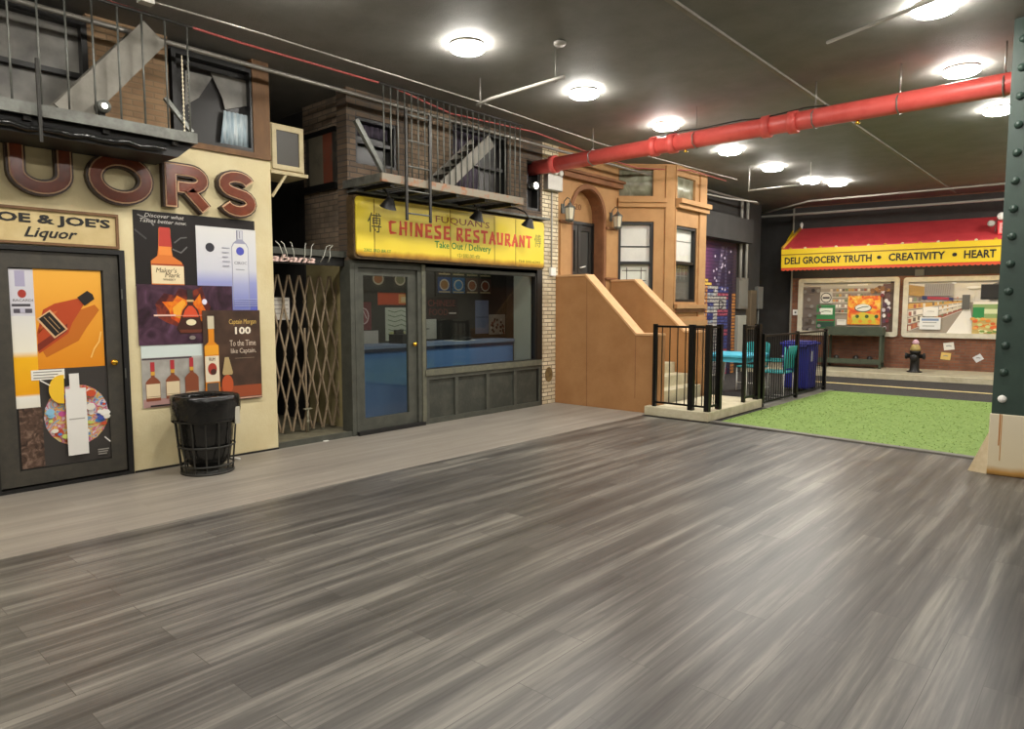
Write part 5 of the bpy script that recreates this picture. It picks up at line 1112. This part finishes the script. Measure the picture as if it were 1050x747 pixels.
p = Print(2.80, 3.22, 1.03, 1.31, .05, C('#e6e6e2'), DF); p.rect(2.84, 3.18, 1.23, 1.28, C('#7f94b4')); p.rect(2.86, 3.14, 1.18, 1.2, C('#a3a39c')); p.rect(2.86, 3.1, 1.1, 1.12, C('#a3a39c')); p.build('paper_notice', label='lower white and blue paper in the deli window behind the hydrant', cat='notice')
tv = thing('television', DF @ Vector((4.25, 1.75, .06)), 'black television screen in the deli window behind the hydrant', 'television'); MB(DF).box(3.97, 4.62, 1.74, 2.03, .05, .09, M['dark']).build('screen', tv); MB(DF).box(3.95, 4.64, 1.72, 2.05, .046, .07, C('#2a2826')).build('bezel', tv)
for (a, b, s_, rz, m, l) in ((3.4, .65, .085, .15, '#e3e0d6', 'upper white paper stuck on the brick wall right of hydrant'), (3.35, .42, .08, -.1, '#d9bc6a', 'yellow paper stuck on the brick wall right of hydrant'), (3.97, .40, .07, .6, '#cfd2d6', 'tilted pale blue paper stuck on the brick wall near column')):
    q = MB(DF); c_, s2 = math.cos(rz), math.sin(rz); pts = [(a + x*c_ - y*s2, b + x*s2 + y*c_) for x, y in ((-s_*1.2, -s_), (s_*1.2, -s_), (s_*1.2, s_), (-s_*1.2, s_))]; q.prism(pts, 0, .004, C(m)); q.ribbon([(a-s_*.6, b), (a, b+.015), (a+s_*.6, b)], .02, .004, .005, C('#8a8a86')); q.build('paper_note', label=l, cat='note')
MB(DF).box(-.03, .1, 1.34, 1.48, 0, .02, M['white']).box(.015, .055, 1.39, 1.43, .02, .024, M['dark']).build('wall_outlet', label='white outlet plate left of the deli window', cat='outlet')
MB(DF).box(2.66, 2.84, 2.27, 2.42, .02, .05, C('#5f5c54')).build('wall_vent', label='small grey plate between the deli windows', cat='vent')
# awning
aw = thing('deli_awning', DF @ Vector((3, 2.42, .5)), 'red and yellow deli awning with DELI GROCERY lettering', 'awning')
E1 = 7.6; D0, D1 = 0, 1.0
q = MB(DF); q.add([(.1, 3.52, .02), (E1, 3.52, .02), (E1, 2.97, D1), (-.08, 2.97, D1), (.1, 3.48, .02), (E1, 3.48, .02), (E1, 2.93, D1), (-.08, 2.93, D1)], [(0, 3, 2, 1), (4, 5, 6, 7), (0, 1, 5, 4), (3, 7, 6, 2), (0, 4, 7, 3), (1, 2, 6, 5)], M['deli_red']); q.build('roof_panel', aw)
MB(DF).box(-.1, E1, 2.825, 2.945, D1-.05, D1+.03, M['deli_yellow']).build('trim_band', aw); MB(DF).box(-.1, E1, 2.5, 2.825, D1-.04, D1+.01, M['deli_yellow']).build('sign_band', aw)
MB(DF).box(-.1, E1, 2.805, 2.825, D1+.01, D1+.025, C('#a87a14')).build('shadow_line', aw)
q = MB(DF); k = 78; pts = [(-.1, 2.5)]
for i in range(k):
    w_ = (E1+.1)/k; pts += [(-.1 + w_*(i + t), 2.45 - .025*math.sin(PI*t)) for t in (0, .25, .5, .75)]
pts += [(E1, 2.45), (E1, 2.5)]
q.prism(pts, D1-.03, D1, M['deli_orange']); q.build('scalloped_valance', aw)
q = MB(DF); q.add([(-.1, 2.5, D1), (-.1, 2.94, D1), (-.1, 3.5, .02), (-.1, 2.5, .02), (-.07, 2.5, D1), (-.07, 2.94, D1), (-.07, 3.5, .02), (-.07, 2.5, .02)], [(0, 1, 2, 3), (4, 7, 6, 5), (0, 4, 5, 1), (1, 5, 6, 2), (2, 6, 7, 3), (3, 7, 4, 0)], M['deli_yellow']); q.build('end_panel', aw)
q = MB(DF); q.tube([(-.08, 2.98, D1+.0), (.1, 3.54, .03)], .035, M['deli_gold'], 8); q.build('hip_trim', aw)
MB(DF).text('DELI GROCERY TRUTH', -.02, 1.88, 2.58, 2.75, D1+.01, D1+.016, M['ink'], .028).build('lettering', aw)
MB(DF).disc(2.03, 2.67, .045, .04, D1+.01, D1+.016, M['ink']).build('lettering', aw); MB(DF).disc(3.47, 2.67, .045, .04, D1+.01, D1+.016, M['ink']).build('lettering', aw)
MB(DF).text('CREATIVITY', 2.22, 3.30, 2.58, 2.75, D1+.01, D1+.016, M['ink'], .028).build('lettering', aw); MB(DF).text('HEART', 3.64, 4.2, 2.58, 2.75, D1+.01, D1+.016, M['ink'], .028).build('lettering', aw)
for i in range(22):
    MB(DF).lathe([(.0001, 0), (.035, .005), (.03, .03), (.0001, .045)], (.1 + i*.34, 2.945, D1-.0), M['deli_gold'] if i % 2 == 0 else C('#f0e6b8'), 10, 1).build('trim_bulb', aw)
MB(DF).lathe([(.03, 0), (.02, .03), (.04, .08), (.045, .11), (.02, .15), (.0001, .17)], (.12, 3.52, .05), M['led_white'], 12, 1).build('finial', aw)
ul = thing('added_awning_lamp', DF @ Vector((2.4, 2.6, .9)), 'added unseen strip lamp tucked behind the deli awning valance', 'lamp')  # hidden lamp added to brighten the deli windows and brick
MB(DF).box(.3, 7.2, 2.66, 2.70, .86, .94, M['white']).build('housing', ul); MB(DF).box(.35, 7.15, 2.64, 2.66, .875, .925, mat('added_strip_glow', '#fff8ec', .4, emit=20)).build('tube', ul)
es = thing('letter_sign', DF @ Vector((4.35, 2.98, .8)), 'red upright letter E sign standing on the deli awning', 'sign letter')
MB(DF).text('E', 4.2, 4.42, 3.06, 3.33, .8, .88, mat('bright_red_letter', '#e8262c', .4), .03).build('letter_body', es); MB(DF).box(4.25, 4.36, 2.9, 3.06, .82, .86, M['iron']).build('letter_stand', es)
MB(DF).text('E', 4.225, 4.40, 3.09, 3.30, .88, .886, C('#f5a6a0')).build('letter_face', es)
fl = thing('flood_light', DF @ Vector((4.2, 3.35, .75)), 'white two-headed flood light above the deli awning', 'flood light')
MB(DF).lathe([(.03, -.06), (.07, -.02), (.08, .04), (.06, .06)], (4.25, 3.44, .8), M['led_white'], 14, 2).build('lamp_head', fl); MB(DF).lathe([(.03, -.06), (.06, -.02), (.07, .04), (.05, .06)], (4.08, 3.3, .8), C('#b0aca2'), 14, 2).build('lamp_head', fl)
MB(DF).tube([(4.08, 3.3, .74), (4.16, 3.36, .7), (4.25, 3.44, .74)], .012, M['pipe_grey'], 6).build('arm', fl); MB(DF).tube([(4.16, 3.36, .7), (4.16, 3.1, .7)], .012, M['pipe_grey'], 6).build('stem', fl)
# stall
stl = thing('produce_stall', DF @ Vector((1.4, .1, .35)), 'dark green empty wooden produce stall by the deli wall', 'stall')
q = MB(DF); q.box(.88, 2.12, .88, .91, .12, .62, M['stall']); q.box(.88, 2.12, .88, 1.07, .6, .63, M['stall']); q.box(.88, 2.12, .88, 1.07, .12, .15, M['stall']); q.box(.88, .91, .88, 1.07, .15, .6, M['stall']); q.box(2.09, 2.12, .88, 1.07, .15, .6, M['stall']); q.build('bin_tray', stl)
for a in (.9, 2.06):
    for c in (.14, .57): MB(DF).box(a, a+.05, .1, .88, c, c+.05, M['stall']).build('leg', stl)
q = MB(DF); q.box(.68, 2.11, .22, .25, .14, .62, M['stall']); q.box(.68, 2.11, .2, .32, .6, .63, M['stall']); q.build('lower_shelf', stl)
for a, l in ((1.12, 'dark bundle nearest the blue bin on the stall lower shelf'), (1.55, 'middle dark bundle of three on the stall lower shelf'), (1.85, 'dark bundle nearest the hydrant on the stall lower shelf')):
    MB(DF).lathe([(.05, 0), (.065, .03), (.06, .09), (.045, .13), (.012, .14)], (a, .25, .45), C('#2a2622', .9), 10, 1).build('bundle', label=l, cat='bundle', group='dark bundles on the stall shelf')
# hydrant
hy = DF @ Vector((2.83, .1, 1.0)); ht = thing('fire_hydrant', hy, 'black fire hydrant with gold and pink cap on the sidewalk', 'fire hydrant')
hx, hyy, hz = hy
MB().lathe([(.15, 0), (.15, .025), (.1, .03), (.1, .06), (.095, .07), (.09, .42), (.11, .43), (.11, .47), (.1, .48)], hy, M['dark'], 20).build('barrel', ht)
bo_ = MB().lathe([(.1, .48), (.105, .52), (.085, .58), (.06, .62)], hy, C('#b09a5c'), 20).build('bonnet', ht, label='gold bonnet'); MB().lathe([(.06, .62), (.07, .66), (.05, .70), (.02, .73)], hy, C('#d3a8b4'), 14).build('cap_nut', bo_, label='pinkish top nut')
for s_ in (-1, 1): MB().lathe([(.05, 0), (.05, .07*s_), (.07, .075*s_), (.07, .11*s_), (.03, .12*s_)], (hx + s_*.08, hyy, .1 + .36), M['dark'], 14, 0).build('side_nozzle', ht)
MB().lathe([(.06, 0), (.06, -.06), (.075, -.065), (.075, -.1), (.03, -.11)], (hx, hyy - .08, .1 + .33), M['dark'], 14, 1).build('front_nozzle', ht)

# ================================================================== GREEN COLUMN
cl = thing('steel_column', (6.2, 7.85, 0), 'dark green riveted steel column on cream rusty plinth', 'column')
MB().box(5.965, 6.55, 7.62, 7.66, .57, 4.08, M['col_green']).build('front_flange', cl); ff_ = kids(cl)[-1]; MB().box(5.965, 6.55, 8.06, 8.10, .57, 4.08, M['col_green']).build('rear_flange', cl); MB().box(6.24, 6.27, 7.66, 8.06, .57, 4.08, M['col_green']).build('web', cl)
q = MB(); q.box(5.955, 6.56, 7.605, 8.11, 0, .57, M['col_base']); q.build('plinth', cl, bevel=.008)
q = MB(); q.box(6.03, 6.04, 7.603, 7.606, .28, .57, C('#b0702e', .7)); q.box(6.045, 6.052, 7.603, 7.606, .14, .57, C('#c08a4a', .7)); q.build('rust_streak', cl)
for i in range(14):
    z = .71 + i*.245
    for x in (6.04, 6.46): MB().lathe([(.036, 0), (.034, -.012), (.022, -.024), (.0001, -.03)], (x, 7.62, z), M['led_white'] if (i == 0 and x < 6.1) else M['col_green'], 12, 1, cap=False).build('rivet', ff_)
q = MB(); q.add([(5.956, 7.61, 0), (5.956, 7.95, 0), (5.80, 7.66, 0), (5.956, 7.64, .40)], [(0, 1, 2), (0, 2, 3), (2, 1, 3), (1, 0, 3)], mat('cream_mortar', '#d9c7a4', .8, col2='#c4ae88', scale=8)); q.build('mortar_skirt', cl, label='cream mortar wedge at plinth foot')

# ================================================================== WASTE BASKET
cx, cy = .43, 2.83
wb = thing('waste_basket', (cx, cy, 0), 'black wire waste basket with bin bag before the liquor wall', 'waste basket')
def rad(z): return .225 + (.285-.225)*z/.70
for i in range(14):
    a = 2*PI*i/14; q = MB(); 
    q.tube([(cx+rad(z)*math.cos(a), cy+rad(z)*math.sin(a), z) for z in (.01, .25, .5, .70)], .0075, C('#2b2a26', .5), 4); q.build('wire_upright', wb)
for z in (.012, .08, .26, .5, .69):
    q = MB(); q.tube([(cx+rad(z)*math.cos(2*PI*i/32), cy+rad(z)*math.sin(2*PI*i/32), z) for i in range(32)], .009 if z not in (.012, .69) else .013, C('#2b2a26', .5), 6, True); q.build('hoop', wb)
MB().lathe([(.0001, .015), (.215, .015), (.215, .03), (.0001, .03)], (cx, cy, 0), C('#2b2a26', .5), 28, cap=False).build('base_plate', wb)
r_ = random.Random(2)
def bagsheet(prof, m, n=44, amp=.012, seed=1, drop=None):
    rr = random.Random(seed); ph = [rr.random()*6 for _ in range(6)]; q = MB(); vs = []; fs = []
    for i, (r, z) in enumerate(prof):
        for j in range(n):
            a = 2*PI*j/n; w_ = amp*(math.sin(5*a+ph[0]+i)+.7*math.sin(9*a+ph[1]-i*.8)+.5*math.sin(14*a+ph[2]+2*i))*(.3 + .7*i/len(prof)); zz = z + (drop(a)*(i/(len(prof)-1)) if drop else 0)
            vs.append((cx+(r+w_)*math.cos(a), cy+(r+w_)*math.sin(a), zz))
    for i in range(len(prof)-1):
        for j in range(n): fs.append((i*n+j, i*n+(j+1) % n, (i+1)*n+(j+1) % n, (i+1)*n+j))
    q.add(vs, fs, m, True); return q
bagsheet([(.0001, .05), (.13, .06), (.195, .12), (.222, .25), (.24, .42), (.255, .56), (.268, .70)], M['bag'], amp=.006, seed=4).build('bag_liner', wb)
bagsheet([(.265, .70), (.285, .735), (.302, .72), (.308, .67), (.302, .60), (.294, .53), (.286, .47)], M['bag'], amp=.007, seed=6, drop=lambda a: -.05*math.sin(a-.9)+.02*math.sin(3*a)).build('bag_overhang', wb, label='shiny black bag folded over the rim')
q = MB(); an = math.radians(38); px, py = cx+.305*math.cos(an), cy+.305*math.sin(an)
q.box(px-.006, px+.006, py-.022, py+.022, .46, .62, C('#c9c4b4')); q.build('white_tag', wb)
q = MB(); q.tube([(.1, 3.2, .01), (.16, 3.24, .014), (.2, 3.26, .01)], .012, M['white'], 6); q.build('paper_scrap', label='tiny white scrap on floor beside the waste basket', cat='scrap')
MB().box(-.0, .03, 4.36, 4.42, .001, .008, M['white']).build('paper_scrap', label='tiny white scrap on floor before the alley gate', cat='scrap')

# ================================================================== CAMERA, WORLD, RENDER LOOK
cam = bpy.data.cameras.new('camera'); co = bpy.data.objects.new('camera', cam); COL.objects.link(co)
cam.sensor_width = 36; cam.sensor_fit = 'HORIZONTAL'; cam.lens = 24.0; cam.clip_end = 100
co.location = (6.822, 0, 1.55); co.rotation_euler = (math.radians(90 - 4.818), 0, math.radians(41.75))
SC.camera = co
w = bpy.data.worlds.new('world'); SC.world = w; w.use_nodes = True
w.node_tree.nodes['Background'].inputs['Color'].default_value = (.9, .95, 1, 1); w.node_tree.nodes['Background'].inputs['Strength'].default_value = .05
SC.view_settings.view_transform = 'Standard'; SC.view_settings.look = 'None'; SC.view_settings.gamma = 1; SC.view_settings.use_curve_mapping = False
SC.view_settings.exposure = 0.0
SC.cycles.use_denoising = True
SC.cycles.max_bounces = 8; SC.cycles.diffuse_bounces = 4; SC.cycles.glossy_bounces = 3; SC.cycles.transparent_max_bounces = 12
SC.cycles.sample_clamp_indirect = 6
